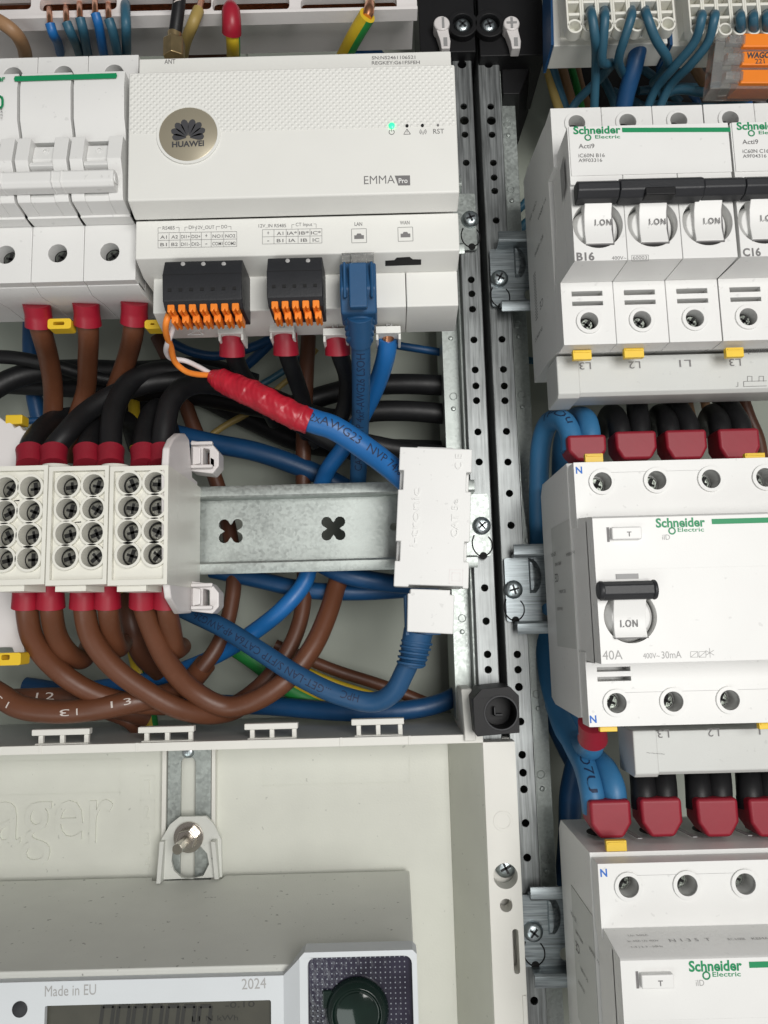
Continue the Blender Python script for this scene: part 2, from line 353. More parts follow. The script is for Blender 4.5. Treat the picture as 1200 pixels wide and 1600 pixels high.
def path(pts, r, sub=8):
    P = [Vector(p) for p in pts]; n = len(P); rs = r if isinstance(r,(list,tuple)) else [r]*n
    if n == 2: sub = max(2, sub//2)
    E = [P[0]*2-P[1]]+P+[P[-1]*2-P[-2]]; C = []; Rr = []
    for i in range(n-1):
        a,b,c,d = E[i:i+4]
        ta = (b-a).length**.5; tb = (c-b).length**.5; tcc = (d-c).length**.5
        m1 = (b-a)/max(ta*ta,1e-6)*ta - (c-a)/max((ta+tb),1e-6) + (c-b)/max(tb,1e-6)
        m2 = (c-b)/max(tb,1e-6) - (d-b)/max((tb+tcc),1e-6) + (d-c)/max(tcc,1e-6)
        m1 = ((c-b)/tb + (b-a)/ta - (c-a)/(ta+tb))*tb; m2 = ((c-b)/tb + (d-c)/tcc - (d-b)/(tb+tcc))*tb
        for k in range(sub + (1 if i == n-2 else 0)):
            t = k/sub; t2 = t*t; t3 = t2*t
            C.append(b*(2*t3-3*t2+1)+m1*(t3-2*t2+t)+c*(-2*t3+3*t2)+m2*(t3-t2)); Rr.append(rs[i]*(1-t)+rs[i+1]*t)
    T = []
    for i in range(len(C)):
        d = C[min(i+1,len(C)-1)]-C[max(i-1,0)]; T.append(d.normalized())
    return C, T, Rr
def tag(o, label=None, cat=None, group=None, kind=None):
    if label: o['label'] = label
    if cat: o['category'] = cat
    if group: o['group'] = group
    if kind: o['kind'] = kind
    return o
def thing(name, org, label, cat, group=None):
    o = bpy.data.objects.new(name, None); COL.objects.link(o); o.empty_display_size = .005
    o.location = toW(org); o['_org'] = [float(q) for q in org]; tag(o, label, cat, group); return o
def copy_tree(o, parent=None):
    c = o.copy(); COL.objects.link(c); c.parent = parent
    for ch in [q for q in bpy.data.objects if q.parent == o and q.name != c.name]: copy_tree(ch, c)
    return c
def circ(x, y, r, n=24): return [(x+r*math.cos(2*math.pi*i/n), y+r*math.sin(2*math.pi*i/n)) for i in range(n)]
def rect(x0,x1,y0,y1,r=0,k=4):
    if not r: return [(x0,y0),(x1,y0),(x1,y1),(x0,y1)]
    o = []
    for cx,cy,a in ((x1-r,y0+r,-90),(x1-r,y1-r,0),(x0+r,y1-r,90),(x0+r,y0+r,180)):
        for i in range(k+1):
            t = math.radians(a+90*i/k); o.append((cx+r*math.cos(t), cy+r*math.sin(t)))
    return o
def cross_hole(x, y, a=3.75, w=3.5):      # four-lobed keyhole
    o = []
    for q in range(4):
        c = math.radians(45+90*q); cx, cy = x+a*math.cos(c), y+a*math.sin(c)
        for i in range(9):
            t = c+math.radians(-120+30*i); o.append((cx+w*.62*math.cos(t), cy+w*.62*math.sin(t)))
        c2 = c+math.radians(45); o.append((x+2.5*math.cos(c2), y+2.5*math.sin(c2)))
    return o
def pan_screw(mb, x, y, z, r=3.7, h=2.2, rot=20, cross=True):
    mb.lathe((x,y,z), [(r*.97,0),(r,.3),(r*.97,h*.45),(r*.8,h*.85),(r*.5,h)], 28)
def screw_cross(mb, x, y, z, r, rot):
    for k in range(2):
        a = math.radians(rot+90*k); d = Vector((math.cos(a),math.sin(a),0))*r; p = Vector((-math.sin(a),math.cos(a),0))*r*.2; c = Vector((x,y,z))
        mb.hexa([c-d-p, c+d-p, c+d+p, c-d+p]+[q+Vector((0,0,.35)) for q in (c-d-p, c+d-p, c+d+p, c-d+p)])
def well_screw(mb, x, y, z, r=3.0, rot=30, style='cross'):
    """recessed clamp screw with a slotted head"""
    a = math.radians(rot)
    mb.lathe((x,y,z), [(r,0),(r,1.6),(r*.86,2.1)], 20)
    for sgn in (-1,1):
        d = Vector((math.cos(a),math.sin(a),0)); p = Vector((-math.sin(a),math.cos(a),0)); c = Vector((x,y,z+2.1))+p*sgn*r*.48
        mb.hexa([c-d*r*.66-p*r*.26, c+d*r*.66-p*r*.26, c+d*r*.66+p*r*.26, c-d*r*.66+p*r*.26]+[q+Vector((0,0,.7)) for q in (c-d*r*.5-p*r*.2, c+d*r*.5-p*r*.2, c+d*r*.5+p*r*.2, c-d*r*.5+p*r*.2)])
def wells(t, x, y, z, r, rot, mm=None):
    m = MB(); m.lathe((x,y,z), [(r,0),(r,1.6),(r*.86,2.1)], 20); a = math.radians(rot)
    sc = m.build('terminal_screw', mm or SCREWD, t)
    m = MB()
    for k, wd in ((0,.24),(1,.16)):
        b = a+k*math.pi/2; d = Vector((math.cos(b),math.sin(b),0))*r*(.8-.15*k); p = Vector((-math.sin(b),math.cos(b),0))*r*wd; c = Vector((x,y,z+2.11))
        m.hexa([c-d-p,c+d-p,c+d+p,c-d+p]+[q+Vector((0,0,.12)) for q in (c-d-p,c+d-p,c+d+p,c-d+p)])
    m.build('screw_slot', DARK, sc)
def lab(mb, txt, u0,v0, u1,v1, z, h, **k): mb.text(txt, W(u0,v0,z), W(u1,v1,z), h, **k)

# ------------------------------------------------------------------ the setting
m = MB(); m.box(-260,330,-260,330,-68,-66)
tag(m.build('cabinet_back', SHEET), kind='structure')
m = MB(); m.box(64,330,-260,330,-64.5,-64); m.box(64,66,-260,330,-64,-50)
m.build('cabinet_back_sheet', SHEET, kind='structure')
# moulded relief on the back sheet (upper left, behind the terminal strip)
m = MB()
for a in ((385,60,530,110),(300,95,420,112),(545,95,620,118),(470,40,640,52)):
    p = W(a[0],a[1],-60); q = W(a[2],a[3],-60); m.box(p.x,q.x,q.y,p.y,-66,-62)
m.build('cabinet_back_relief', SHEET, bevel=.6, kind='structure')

# ------------------------------------------------------------------ lower cover with its tray, rim and recess
cv = thing('lower_cover', (-50,-150,-30), 'cream plastic cover moulding under the terminal rail, framing the electricity meter', 'cover')
YT = -44.6
m = MB(); m.box(-260,34,YT-1.6,YT,-66,-.1); m.build('tray', LGREY, cv)
m = MB(); m.box(-260,35,YT-3.0,YT+.15,0,1.8); m.box(-260,34.2,YT-3.1,YT-1.7,-30,0)
for u in (533,640,215,65): m.box(X(u,1160,1)-.5, X(u,1160,1)+.5, YT-3.0, YT+.3, 1.8, 2.1)
m.build('rim', COVRIM, cv, bevel=.35)
m = MB(); m.box(-260,24,-260,YT-1.7,-33,-30)
m.hexa([(24,-260,-33),(35.6,-260,-4),(35.6,YT-3.2,-4),(24,YT-3.2,-33),(24,-260,-30),(34.9,-260,-.4),(34.9,YT-3.2,-.4),(24,YT-3.2,-30)])
# pressed lines of the recess
def ridge(u0,v0,u1,v1,t=.35,z=-30): m.line(W(u0,v0,z),W(u1,v1,z),t,lift=.25)
for a in ((0,1243,188,1238),(188,1185,188,1350),(412,1228,640,1222),(412,1180,412,1228),(640,1178,640,1222),(0,1190,188,1186),
          (220,1212,242,1212),(220,1212,220,1368),(242,1212,242,1368),(220,1250,242,1250),(220,1292,242,1292),(220,1335,242,1335)): ridge(*a)
m.build('recess', COVER, cv, bevel=.3)
m = MB()
m.text('manager', W(-192,1325,-30), W(176,1316,-30), 26.0, lift=.9, thick=.9)
for s_, v in (('1',1240),('2',1281),('3',1323),('4',1361)): m.text(s_, W(226,v,-30), W(234,v-.5,-30), 5.5, lift=.4, thick=.4)
m.build('embossed_lettering', COVER, cv, bevel=.0)
m = MB()
sx0, sx1 = 35.0, 47.2
def cy_(u,v,z=0): p = W(u,v,z); return (p.x,p.y)
h1 = circ(*cy_(790,1369), 4.5, 32); h2 = circ(*cy_(791,1415), 2.3, 24); a_ = cy_(805,1452); b2 = cy_(807,1522)
m.plate(rect(sx0,sx1,-260,YT-3.1), [h1, h2, rect(a_[0]-1.1,a_[0]+1.1,b2[1],a_[1],1.0)], -7, 0)
c = cy_(786,1283); m.ring((c[0],c[1],0), 2.6,3.7,-.2,.18)
m.box(sx0,sx1,-260,YT-3.1,-14,-9.5)
m.box(X(817,1575,0),X(817,1575,0)+1.5,-260,Y(817,1555,0),0,.5)
m.build('side_strip', COVRIM, cv, bevel=.3)
m = MB(); p = W(791,1358,-6); pan_screw(m, p.x,p.y,-9.4,4.0,2.6); s1 = m.build('screw', SCREW, cv)
m = MB(); screw_cross(m, p.x,p.y,-7.0,2.2,25); m.build('screw_slot', BLK2, cv)
# four hooked tabs on the tray edge
def tab(u0,u1,v0,v1,i):
    m = MB(); z = -2
    a = W(u0,v0,z); b = W(u1,v0-.02*(u1-u0),z); yb = YT-.2; yt = Y((u0+u1)/2,v0,z); x0, x1 = a.x, b.x; wd = x1-x0
    m.box(x0,x1,yt-2.3,yt,z-1.2,z+2.0)
    for f in (.09,.46,.88): m.box(x0+wd*f, x0+wd*f+1.8, yb, yt-2.2, z-1.4, z+.6)
    m.box(x0+1,x1-.6,yb-.1,yb+.7,z-1.4,z+1.4)
    m.build('latch_tab', COVRIM, cv, bevel=.35)
for i, q in enumerate(((53,143,1138),(218,305,1134),(383,466,1129),(549,631,1122))): tab(q[0],q[1],q[2],0,i)

# ------------------------------------------------------------------ slotted steel strip with bolt and meter hanger
st = thing('slotted_strip', W(296,1370,-27), 'zinc plated slotted steel strip standing in the cover recess above the meter', 'metal strip')
m = MB(); a = W(263,1172,-27); b = W(330,1172,-27); c0 = W(283,1200,-27); c1 = W(306,1200,-27)
m.plate([(a.x,-135),(b.x,-135),(b.x,YT-3.4),(a.x,YT-3.4)], [rect(c0.x,c1.x,-130,Y(295,1183,-27),2.4)], -28, -26.6)
m.build('strip', ZINC, st, bevel=.15)
m = MB(); m.box(a.x-2.2,a.x-.4,-120,YT-3.4,-30,-25.6); m.box(b.x+.4,b.x+2.0,-120,YT-3.4,-30,-25.6); m.build('guide', COVRIM, st, bevel=.3)
m = MB(); p = W(294,1171,-26); pan_screw(m,p.x,p.y-1,-26.6,2.6,1.6); m.build('screw', SCREW, st)
bt = thing('hex_bolt', W(291,1325,-20), 'shiny bolt with washer and nut in the slotted strip above the meter', 'bolt')
p = W(294,1309,-20)
m = MB(); m.lathe((p.x,p.y,-21.4), [(5.9,0),(5.9,1.1),(3,1.2)], 36); m.build('washer', NICKEL, bt, bevel=.15)
m = MB(); m.prism_z([(p.x+4.2*math.cos(math.radians(60*i+12)),p.y+4.2*math.sin(math.radians(60*i+12))) for i in range(6)], -20.2,-16.2); m.build('nut', NICKEL, bt, bevel=.5)
m = MB(); e_ = W(279,1325,-10)
m.tube([(p.x,p.y,-17),(p.x*.5+e_.x*.5,p.y*.5+e_.y*.5,-14),(e_.x,e_.y,-8)],2.0,20,4); m.build('shank', NICKEL, bt, bevel=.2)

# ------------------------------------------------------------------ electricity meter
mt = thing('electricity_meter', W(400,1600,0), 'light grey electricity meter with display and round optical knob at the bottom edge', 'electricity meter')
ZB, ZF = -25.5, 50
yb = Y(640,1360,ZB); yf = Y(650,1503,ZF)
xr_b = X(640,1362,ZB); xr_f = X(651,1490,ZF)
m = MB()
nx0 = X(238,1370,ZB); nx1 = X(352,1368,ZB)
yn_ = yb+(yf-yb)*.05
m._prism([(-200,yb,ZB),(nx0,yb,ZB),(nx0+1.2,yn_,ZB+3.75),(nx1-1,yn_,ZB+3.75),(nx1,yb,ZB),(xr_b,yb,ZB),(xr_f-.8,yf,ZF-.6),(-200,yf,ZF-.6)],
         [(-200,-260,ZB),(nx0,-260,ZB),(nx0+1.2,-260,ZB+3.75),(nx1-1,-260,ZB+3.75),(nx1,-260,ZB),(xr_b,-260,ZB),(xr_f-.8,-260,ZF-.6),(-200,-260,ZF-.6)])
m.build('housing', METG, mt, bevel=.5, segs=3)
# front frame: ledge strip along the left, raised block on the right
yl = Y(400,1520,ZF)
m = MB()
d0 = W(75,1568,ZF); d1 = W(425,1556,ZF)
m.plate([(-200,-260),(X(447,1540,ZF),-260),(X(447,1540,ZF),yl),(-200,yl)], [rect(d0.x,d1.x,-200,d1.y-.2,.6)], ZF-.5, ZF+2.2)
xa = X(468,1495,ZF+5); xb = X(651,1490,ZF+5); yt = Y(560,1484,ZF+5)
w0 = W(481,1495,ZF+5); w1 = W(643,1489,ZF+5)
m.plate([(xa,-260),(xb,-260),(xb,yt-1.2),(xb-1.2,yt),(xa+1.5,yt),(xa,yt-1.5)], [rect(w0.x,w1.x,-200,w1.y-.3,2.2)], ZF-.5, ZF+6)
m._prism([(xa+.05,yt-1.6,ZF-.4),(xa+.05,yt-1.6,ZF+5.9),(xa-5.5,yl-.3,ZF+2.0),(xa-5.5,yl-.3,ZF-.4)],[(xa+.05,-260,ZF-.4),(xa+.05,-260,ZF+5.9),(xa-5.5,-260,ZF+2.0),(xa-5.5,-260,ZF-.4)])
m.build('front_frame', METW, mt, bevel=.45, segs=3)
m = MB(); m.box(d0.x-.4,d1.x+.4,-180,d1.y+.2,ZF-.3,ZF+.4); lcd = m.build('display', LCD, mt)
m = MB()
def seg7(x,y,h,bits,t):
    wd = h*.33; sk = .0
    S7 = {'a':((0,h),(wd,h)),'b':((wd,h),(wd,h/2)),'c':((wd,h/2),(wd,0)),'d':((0,0),(wd,0)),'e':((0,0),(0,h/2)),'f':((0,h/2),(0,h)),'g':((0,h/2),(wd,h/2))}
    for k in bits:
        a,b_ = S7[k]; m.line((x+a[0]+a[1]*.12,y+a[1],ZF+.42),(x+b_[0]+b_[1]*.12,y+b_[1],ZF+.42),t)
for i, u in enumerate((155,180,205,231,257,282,307)):
    p = W(u,1592,ZF); seg7(p.x, p.y-6.3, 10, 'abcdef', 1.1)
lab(m,'-0.10', 352,1575,398,1573, ZF+.42, 1.6); lab(m,'L1 N kWh', 300,1596,372,1594, ZF+.42, 1.5); m.build('display_segments', LCDD, mt)
m = MB(); lab(m,'Made in EU', 70,1557,150,1554, ZF+2.2, 3.0); lab(m,'2024', 378,1546,416,1544, ZF+2.2, 3.0); m.build('printed_text', INKL, mt)
m = MB(); p = W(31,1577,ZF+2.2); m.lathe((p.x,p.y,ZF+1.6),[(2.3,0),(2.3,.75),(1.9,.9)],24); m.build('sensor_port', BLK2, mt)
m = MB(); m.box(w0.x-.3,w1.x+.3,-180,w1.y+.3,ZF+.6,ZF+3.6); wn = m.build('window', IRIS, mt)
m = MB(); dp = 1.45
xx = w0.x+1.2
while xx < w1.x-1:
    yy = w1.y-1.4
    while yy > -135:
        q = Vector((xx,yy))-Vector(W(558,1580,ZF+4).xy)
        if q.length > 9.5: m.box(xx-.17,xx+.17,yy-.17,yy+.17,ZF+3.6,ZF+3.72)
        yy -= dp
    xx += dp
m.build('dot_pattern', DOTS, wn)
p = W(558,1582,ZF+5)
m = MB(); m.lathe((p.x,p.y,ZF+3.6),[(9.4,0),(9.4,.8),(8.3,2.6),(7.2,3.4),(6.6,2.4),(6.0,2.4)],40); m.box(p.x-10.2,p.x-7.4,p.y+1,p.y+6,ZF+3.6,ZF+4.6)
kb = m.build('optical_knob', LENS, mt, bevel=.3)
m = MB(); m.lathe((p.x,p.y,ZF+5),[(5.9,0),(5.9,1.3),(3.0,1.9)],32); m.build('lens', LENS, kb)
# hanger bracket of the meter
hg = None
m = MB(); z = -22
pts = [W(u,v,z) for u,v in ((249,1374),(252,1312),(266,1288),(281,1276),(322,1275),(334,1287),(346,1312),(347,1370))]
hole = [W(u,v,z) for u,v in ((268,1345),(272,1360),(284,1371),(300,1373),(318,1368),(327,1350),(324,1333),(314,1322),(298,1318),(282,1320),(270,1330))]
m.plate([(q.x,q.y) for q in pts], [[(q.x,q.y) for q in hole]], z-1, z+.4)
for (u,v),(u2,v2) in (((250,1374),(253,1312)),((334,1310),(338,1370))):
    a = W(u,v,z); b = W(u2,v2,z); m.hexa([(a.x,a.y,z),(a.x+1.6,a.y,z),(b.x+1.6,b.y,z),(b.x,b.y,z),(a.x,a.y,z+5),(a.x+1.6,a.y,z+5),(b.x+1.6,b.y,z+3),(b.x,b.y,z+3)])
m.build('hanger', METG, mt, bevel=.5)

# ------------------------------------------------------------------ perforated upright rails
def upright(x0, x1, holes, side, label):
    t = thing('upright_rail', ((x0+x1)/2,-250,-10), label, 'steel rail')
    m = MB(); xc = (x0+x1)/2
    yB0 = -48 if side == 'L' else -255
    m.strip(x0, x1, yB0, 320, [(xc,y,r) for y, r in holes], -10.2, -9)
    m.build('perforated_face', STEEL, t); m = MB(); e_ = .55
    for xa_, sg_ in ((x0,-1),(x1,1)): m.prism_y([(xa_,-9),(xa_+sg_*.35,-9.2),(xa_+sg_*.5,-9.7),(xa_+sg_*.5,-50),(xa_,-50)], yB0, 320)
    m.build('side_web', STEEL, t, bevel=.12)
    m = MB(); s = -1 if side == 'L' else 1
    xe = x0 if side == 'L' else x1
    a, b = sorted((xe+s*.2, xe+s*8.6)); m.box(a,b,yB0+(6 if side=='L' else 0),320,-21,-19.8)
    a, b = sorted((xe+s*7.6, xe+s*8.6)); m.box(a,b,yB0+(6 if side=='L' else 0),320,-50,-21.05)
    a, b = sorted((xe+s*.0+s*.1, xe+s*1.5)); m.box(a,b,yB0+(6 if side=='L' else 0),320,-19.7,-13)
    yy = 250
    while yy > -150:
        m.ring((xe+s*4.6,yy,-19.8),1.3,1.7,-.2,.25,n=20); m.lathe((xe+s*4.8,yy-5.5,-19.8),[(1.1,-.1),(.9,.5),(.5,.6)],14)
        yy -= 31.4
    m.build('flange', ZINC, t, bevel=.3)
    return t
HL = [(100,2.0),(166,1.5),(188,2.0),(210,1.5),(254,1.5),(437,1.5),(459,1.5),(483,1.5),(531,1.5),(578,1.5),(603,1.5),(626,1.5),(675,1.5),(722,1.5),(919,1.5),(971,1.5),(1023,1.5),(1047,1.5)]
HR = [(99,2.0),(166,1.5),(188,2.0),(210,1.5),(254,1.5),(277,1.5),(298,1.5),(344,1.5),(530,1.5),(577,1.5),(603,1.5),(626,1.5),(674,1.5),(722,1.5),(771,1.5),(821,1.5),(1023,1.5),(1047,1.5),(1074,1.6),(1128,1.5),(1180,1.5),(1208,1.5),(1234,1.5),(1287,1.5),(1341,1.5),(1565,1.5)]
upright(35.6,43.3,[(Y(740,v,-9),r) for v,r in HL],'L','left perforated steel upright beside the smart controller and the white coupler')
upright(46.9,55.5,[(Y(790,v,-9),r) for v,r in HR],'R','right perforated steel upright beside the switch column')

# ------------------------------------------------------------------ top-hat mounting rails
def rail(x0, x1, yc, label, m_, holes=(), screw=None, end='L', bump=None, pad=None, group=None):
    t = thing('mounting_rail', ((x0+x1)/2,yc-17.5,0), label, 'mounting rail', group)
    m = MB(); ht = 17.3; wl = 13.2
    xi = x0+3 if end == 'L' else x0; xj = x1-(6.2 if end == 'R' else 0)
    m.plate(rect(x0,x1,yc-wl+.6,yc+wl-.6,1), list(holes), -7.5, -6.4)
    for s in (-1,1):
        prof = [(yc+s*(wl-.6),-7.5),(yc+s*(wl+.5),-7.5),(yc+s*(wl+.5),-1.2),(yc+s*ht,-1.2),(yc+s*(ht+.1),-.4),(yc+s*(ht-.8),0),(yc+s*(wl+.2),0),(yc+s*(wl-.6),-.6)]
        m.prism_x(prof, xi, xj)
    if pad:   # the pressed half moon
        px, py = pad
        arc = [(px+5.0*math.cos(math.radians(a)), py+7.5*math.sin(math.radians(a))) for a in range(-62,91,14)]
        n = len(arc); m._prism([(x,y,-6.35) for x,y in [(px,py+7.5),(px,py-6.6)]+arc[:-1]], [(px+.3+(x-px)*.35,py+(y-py)*.8,-4.6) for x,y in [(px,py+7.5),(px,py-6.6)]+arc[:-1]])
    r = m.build('rail_profile', m_, t, bevel=.3)
    if screw:
        p = screw; m = MB(); pan_screw(m, p[0],p[1],-6.4,3.7,2.4); sc = m.build('screw', SCREW, t)
        m = MB(); screw_cross(m, p[0],p[1],-4.15,1.9,p[2]); m.build('screw_slot', BLK2, sc)
        # cut-out tongue under the screw
        m = MB(); m.tube([(p[0]-3.1,p[1]-3.6,-6.35),(p[0]-4.0,p[1]-6.5,-6.35),(p[0]-3.2,p[1]-10,-6.35),(p[0]-1,p[1]-12,-6.35),(p[0]+1.6,p[1]-11.8,-6.35),(p[0]+3.7,p[1]-9.5,-6.35),(p[0]+3.8,p[1]-6.5,-6.35),(p[0]+2.6,p[1]-4.4,-6.35)],.28,6,5)
        m.lathe((p[0]+.3,p[1]-12,-6.6),[(1.5,0),(1.5,.3)],16)
        m.build('tongue_cut', DARK, t)
    return t
ym = (Y(314,760,0)+Y(314,898,0))/2
hx = [cross_hole(X(361,830,-7),Y(361,830,-7)), cross_hole(X(521,826,-7),Y(521,826,-7)), circ(X(616,823,-7),Y(616,823,-7),1.7)]
rail(-230, 42.3, ym, 'bare galvanised rail between the white terminal blocks and the coupler', ZINC, hx, (X(753,821,-5),Y(753,821,-5),40), 'R')
p = W(735,341,-5); rail(-230, 42.3, (185.0+146.8)/2-.6, 'galvanised rail end showing beside the smart controller', ZINC, (), (p.x,p.y,20), 'R')
def rr(yc, s, hole, pad, label):
    hs = [circ(hole[0],hole[1],2.4)] if hole else []
    return rail(47.3, 300, yc, label, BRKT, hs, s, 'L', pad=pad)
p = W(781,434,-5); rr(140.0, (p.x,p.y,60), (X(828,461,-7),Y(828,461,-7)), (X(803,412,-7),Y(803,412,-7)), 'plated rail end left of the upper breakers')
p = W(803,921,-5); rr(9.6, (p.x,p.y,15), (X(855,952,-7),Y(855,952,-7)), (X(826,901,-7),Y(826,901,-7)), 'plated rail end left of the middle residual current switch')
p = W(834,1457,-5); rr(-117.5, (p.x,p.y,50), (X(884,1490,-7),Y(884,1490,-7)), (X(855,1430,-7),Y(855,1430,-7)), 'plated rail end left of the bottom residual current switch')

# ------------------------------------------------------------------ black corner plug at the tray end
cp = thing('corner_latch', W(775,1145,5), 'black octagonal plastic latch over the end of the tray rim', 'latch')
z0, z1 = -6, 13
o_ = [W(u,v,z1) for u,v in ((752,1077),(797,1073),(811,1087),(812,1145),(746,1151),(742,1146),(739,1092))]
hc = W(783,1114,z1)
m = MB(); m.plate([(q.x,q.y) for q in o_], [circ(hc.x,hc.y,5.6,36)], z1-11, z1); m.prism_z([(q.x,q.y) for q in o_], z0, z1-11.05)
m.build('body', BLK, cp, bevel=.6)
m = MB(); m.ring((hc.x,hc.y,z1), 5.7,6.3,-.5,.25); m.box(hc.x-1.5,hc.x+1.8,hc.y-2,hc.y-1.4,z1-10.9,z1-8); m.box(hc.x-1.5,hc.x-.9,hc.y-2,hc.y+1.2,z1-10.9,z1-8); m.build('socket_ring', BLK2, cp, bevel=.15)
lt = MB(); a = W(722,1076,-4); b = W(741,1082,3)
lt.prism_x([(a.y,-40),(a.y,-3),(YT+2,4),(YT-2,4),(YT-2,-40)], X(722,1090,0), X(741,1090,4)); lt.build('cover_post', COVRIM, cv, bevel=.5)

# ------------------------------------------------------------------ black head block with two screws and two clips
hb = thing('head_bracket', W(755,85,-5), 'black plastic bracket joining the tops of the two uprights', 'bracket')
m = MB(); q = W(648,83,2)
m.box(X(655,50,-4),X(742,50,-4),Y(700,83,-4),300,-40,-3.5)
m.box(X(748,50,-4),X(850,50,-4),Y(800,88,-4),300,-40,-3.5)
m.hexa([(X(783,88,-12),Y(783,150,-12),-50),(X(830,150,-12),Y(800,150,-12),-50),(X(850,88,-12),Y(850,88,-12),-50),(X(783,88,-12),Y(783,88,-12),-50),
        (X(783,88,-12),Y(783,147,-12),-12),(X(812,147,-12),Y(800,147,-12),-12),(X(835,88,-12),Y(835,88,-12),-12),(X(783,88,-12),Y(783,88,-12),-12)])
m.ring((*W(722,43,-3).xy,-3.5), 4.2,6.6,-.5,3.2); m.ring((*W(764,43,-3).xy,-3.5), 4.2,6.6,-.5,3.2)
m.box(-260+240+X(648,0,0)*0+X(650,10,5)+20,X(650,10,5)+23,300,301,0,1)
m.build('body', BLK, hb, bevel=.5)
for u in (722,763):
    p = W(u,44,-4); m = MB(); pan_screw(m,p.x,p.y,-3.6,3.4,2.2); sc = m.build('screw', SCREW, hb); m = MB(); screw_cross(m,p.x,p.y,-1.5,1.9,45 if u==722 else 20); m.build('screw_slot', BLK2, sc)
for u,sg,lb in ((690,-1,'translucent white twist clip beside the left bracket screw'),(799,1,'translucent white twist clip beside the right bracket screw')):
    t = thing('twist_clip', W(u,75,2), lb, 'clip'); c = W(u,38,2); e = W(u+sg*-6 if sg<0 else u+7,66,2)
    m = MB(); m.lathe((c.x,c.y,-3),[(3.4,0),(3.5,5.4),(3.0,6.0),(1.2,6.0)],24); 
    m.prism_z([(c.x-2.6,c.y-1.5),(c.x+2.6,c.y-1.5),(e.x+2.2,e.y+.5),(e.x+1.8,e.y-3),(e.x-1.8,e.y-3),(e.x-2.2,e.y+.5)], -2.8, 2.2)
    m.build('body', PINKW, t, bevel=.6)
    m = MB(); m.box(c.x-.5+(.6 if sg<0 else 0),c.x+.5+(.6 if sg<0 else 0),c.y-2.6,c.y+2.4,3.02,3.2)
    if sg>0: m.box(c.x-2.2,c.x+2.2,c.y-.5,c.y+.5,3.02,3.15)
    m.build('slot', SHADE, t)
    m = MB(); m.box(e.x-.8,e.x+.8,e.y-2,e.y+2,2.25,2.4); m.build('groove', SHADE, t)

# ------------------------------------------------------------------ smart energy controller
em = thing('energy_controller', (-26,95,0), 'large white smart energy controller with round metallic badge and knurled top band', 'energy controller')
ex0, ex1 = -80.2, 27.3
yTop = Y(450,86,60); yA = Y(450,107,69); yB = Y(450,307,68); yC = Y(450,341,60); yD = Y(450,398,60); yE = Y(450,430,51); yF = Y(450,484,51); yG = Y(450,524,36)
m = MB()
m.prism_x([(yTop,60),(yTop,30),(yB+4,30),(yB+4,60)], ex0+.3, ex1-.3)
m.build('upper_ledge', EMW, em, bevel=.4)
m = MB(); m.prism_x([(yA,60.1),(yA,69),(yB,68),(yC+.4,60.1)], ex0, ex1-.2); fp = m.build('front_cover', EMW, em, bevel=.6, segs=3)
m = MB(); yk = Y(450,203,68.6)
m.hexa([(ex0+.5,yk,68.4),(ex1-.7,yk,68.4),(ex1-.7,yA-.5,68.7),(ex0+.5,yA-.5,68.7),(ex0+.5,yk,68.62),(ex1-.7,yk,68.62),(ex1-.7,yA-.5,69.06),(ex0+.5,yA-.5,69.06)])
m.build('knurled_band', KNURL, em)
m = MB(); m.prism_x([(yC+.45,60),(yD,60),(yE+.02,51.2),(yE+.02,30),(yC+.45,30)], ex0+.2, ex1)
m.build('connector_panel', EMW, em, bevel=.5, segs=3)
m = MB()
xs = [ex0+4, X(605,480,51), X(634,480,51), ex1-.6]
# terminal cover with joints and sloping underside
for i, (a,b) in enumerate(((ex0+3.6, X(634,460,51)), (X(634,460,51)+.25, ex1-.2))):
    m.prism_x([(yE,51),(yF,51),(yG,36),(Y(450,520,0),0),(yE,0)], a, b)
m.build('terminal_cover', EMW, em, bevel=.5, segs=3)
# badge
bc = W(294,209,68.9)
m = MB(); m.ring((bc.x,bc.y,68.5), 9.5,10.4,-.2,.45,n=64); m.build('badge_rim', EMW, em, bevel=.1)
m = MB(); m.lathe((bc.x,bc.y,68.4), [(9.45,0),(9.45,.35),(9.2,.5)], 64); bd = m.build('badge', BADGE, em)
m = MB()
pc = Vector((bc.x,bc.y-1.4,68.95))
for k,(ang,L) in enumerate(((14,6.0),(38,6.0),(62,5.6),(86,4.7))):
    for sg in (-1,1):
        a = math.radians(90-sg*ang); d = Vector((math.cos(a),math.sin(a),0)); q = Vector((-d.y,d.x,0))
        prof = [(.8,.12),(2.3,.58),(3.9,1.05),(5.0,1.2),(6.0,.95),(6.6,.3)]
        L_ = [pc+d*t*L/6+q*w for t,w in prof]; R_ = [pc+d*t*L/6-q*w for t,w in prof][::-1]
        if ang > 60:
            L_ = [p+q*(-sg)*0 for p in L_]
        m._add(L_+R_, [tuple(range(12))[::-1]])
m.f = [f if True else f for f in m.f]
m.text('HUAWEI', (bc.x-5.2,bc.y-4.6,68.9), (bc.x+5.2,bc.y-4.4,68.9), 1.9, bold=.035)
m.build('emblem', INKD, bd)
# print
m = MB()
lab(m,'ANT',257,100,274,99.5,60,1.7,bold=.01)
lab(m,'SN:NS2461106521',581,93,649,92,60,1.25,bold=.01); lab(m,'REGKEY:G61F5FEH',581,101,656,100,60,1.25,bold=.01)
for s_,u,v,wd in (('RST',677,209,17),):
    lab(m,s_,u,v,u+wd,v-.3,68.5,1.7)
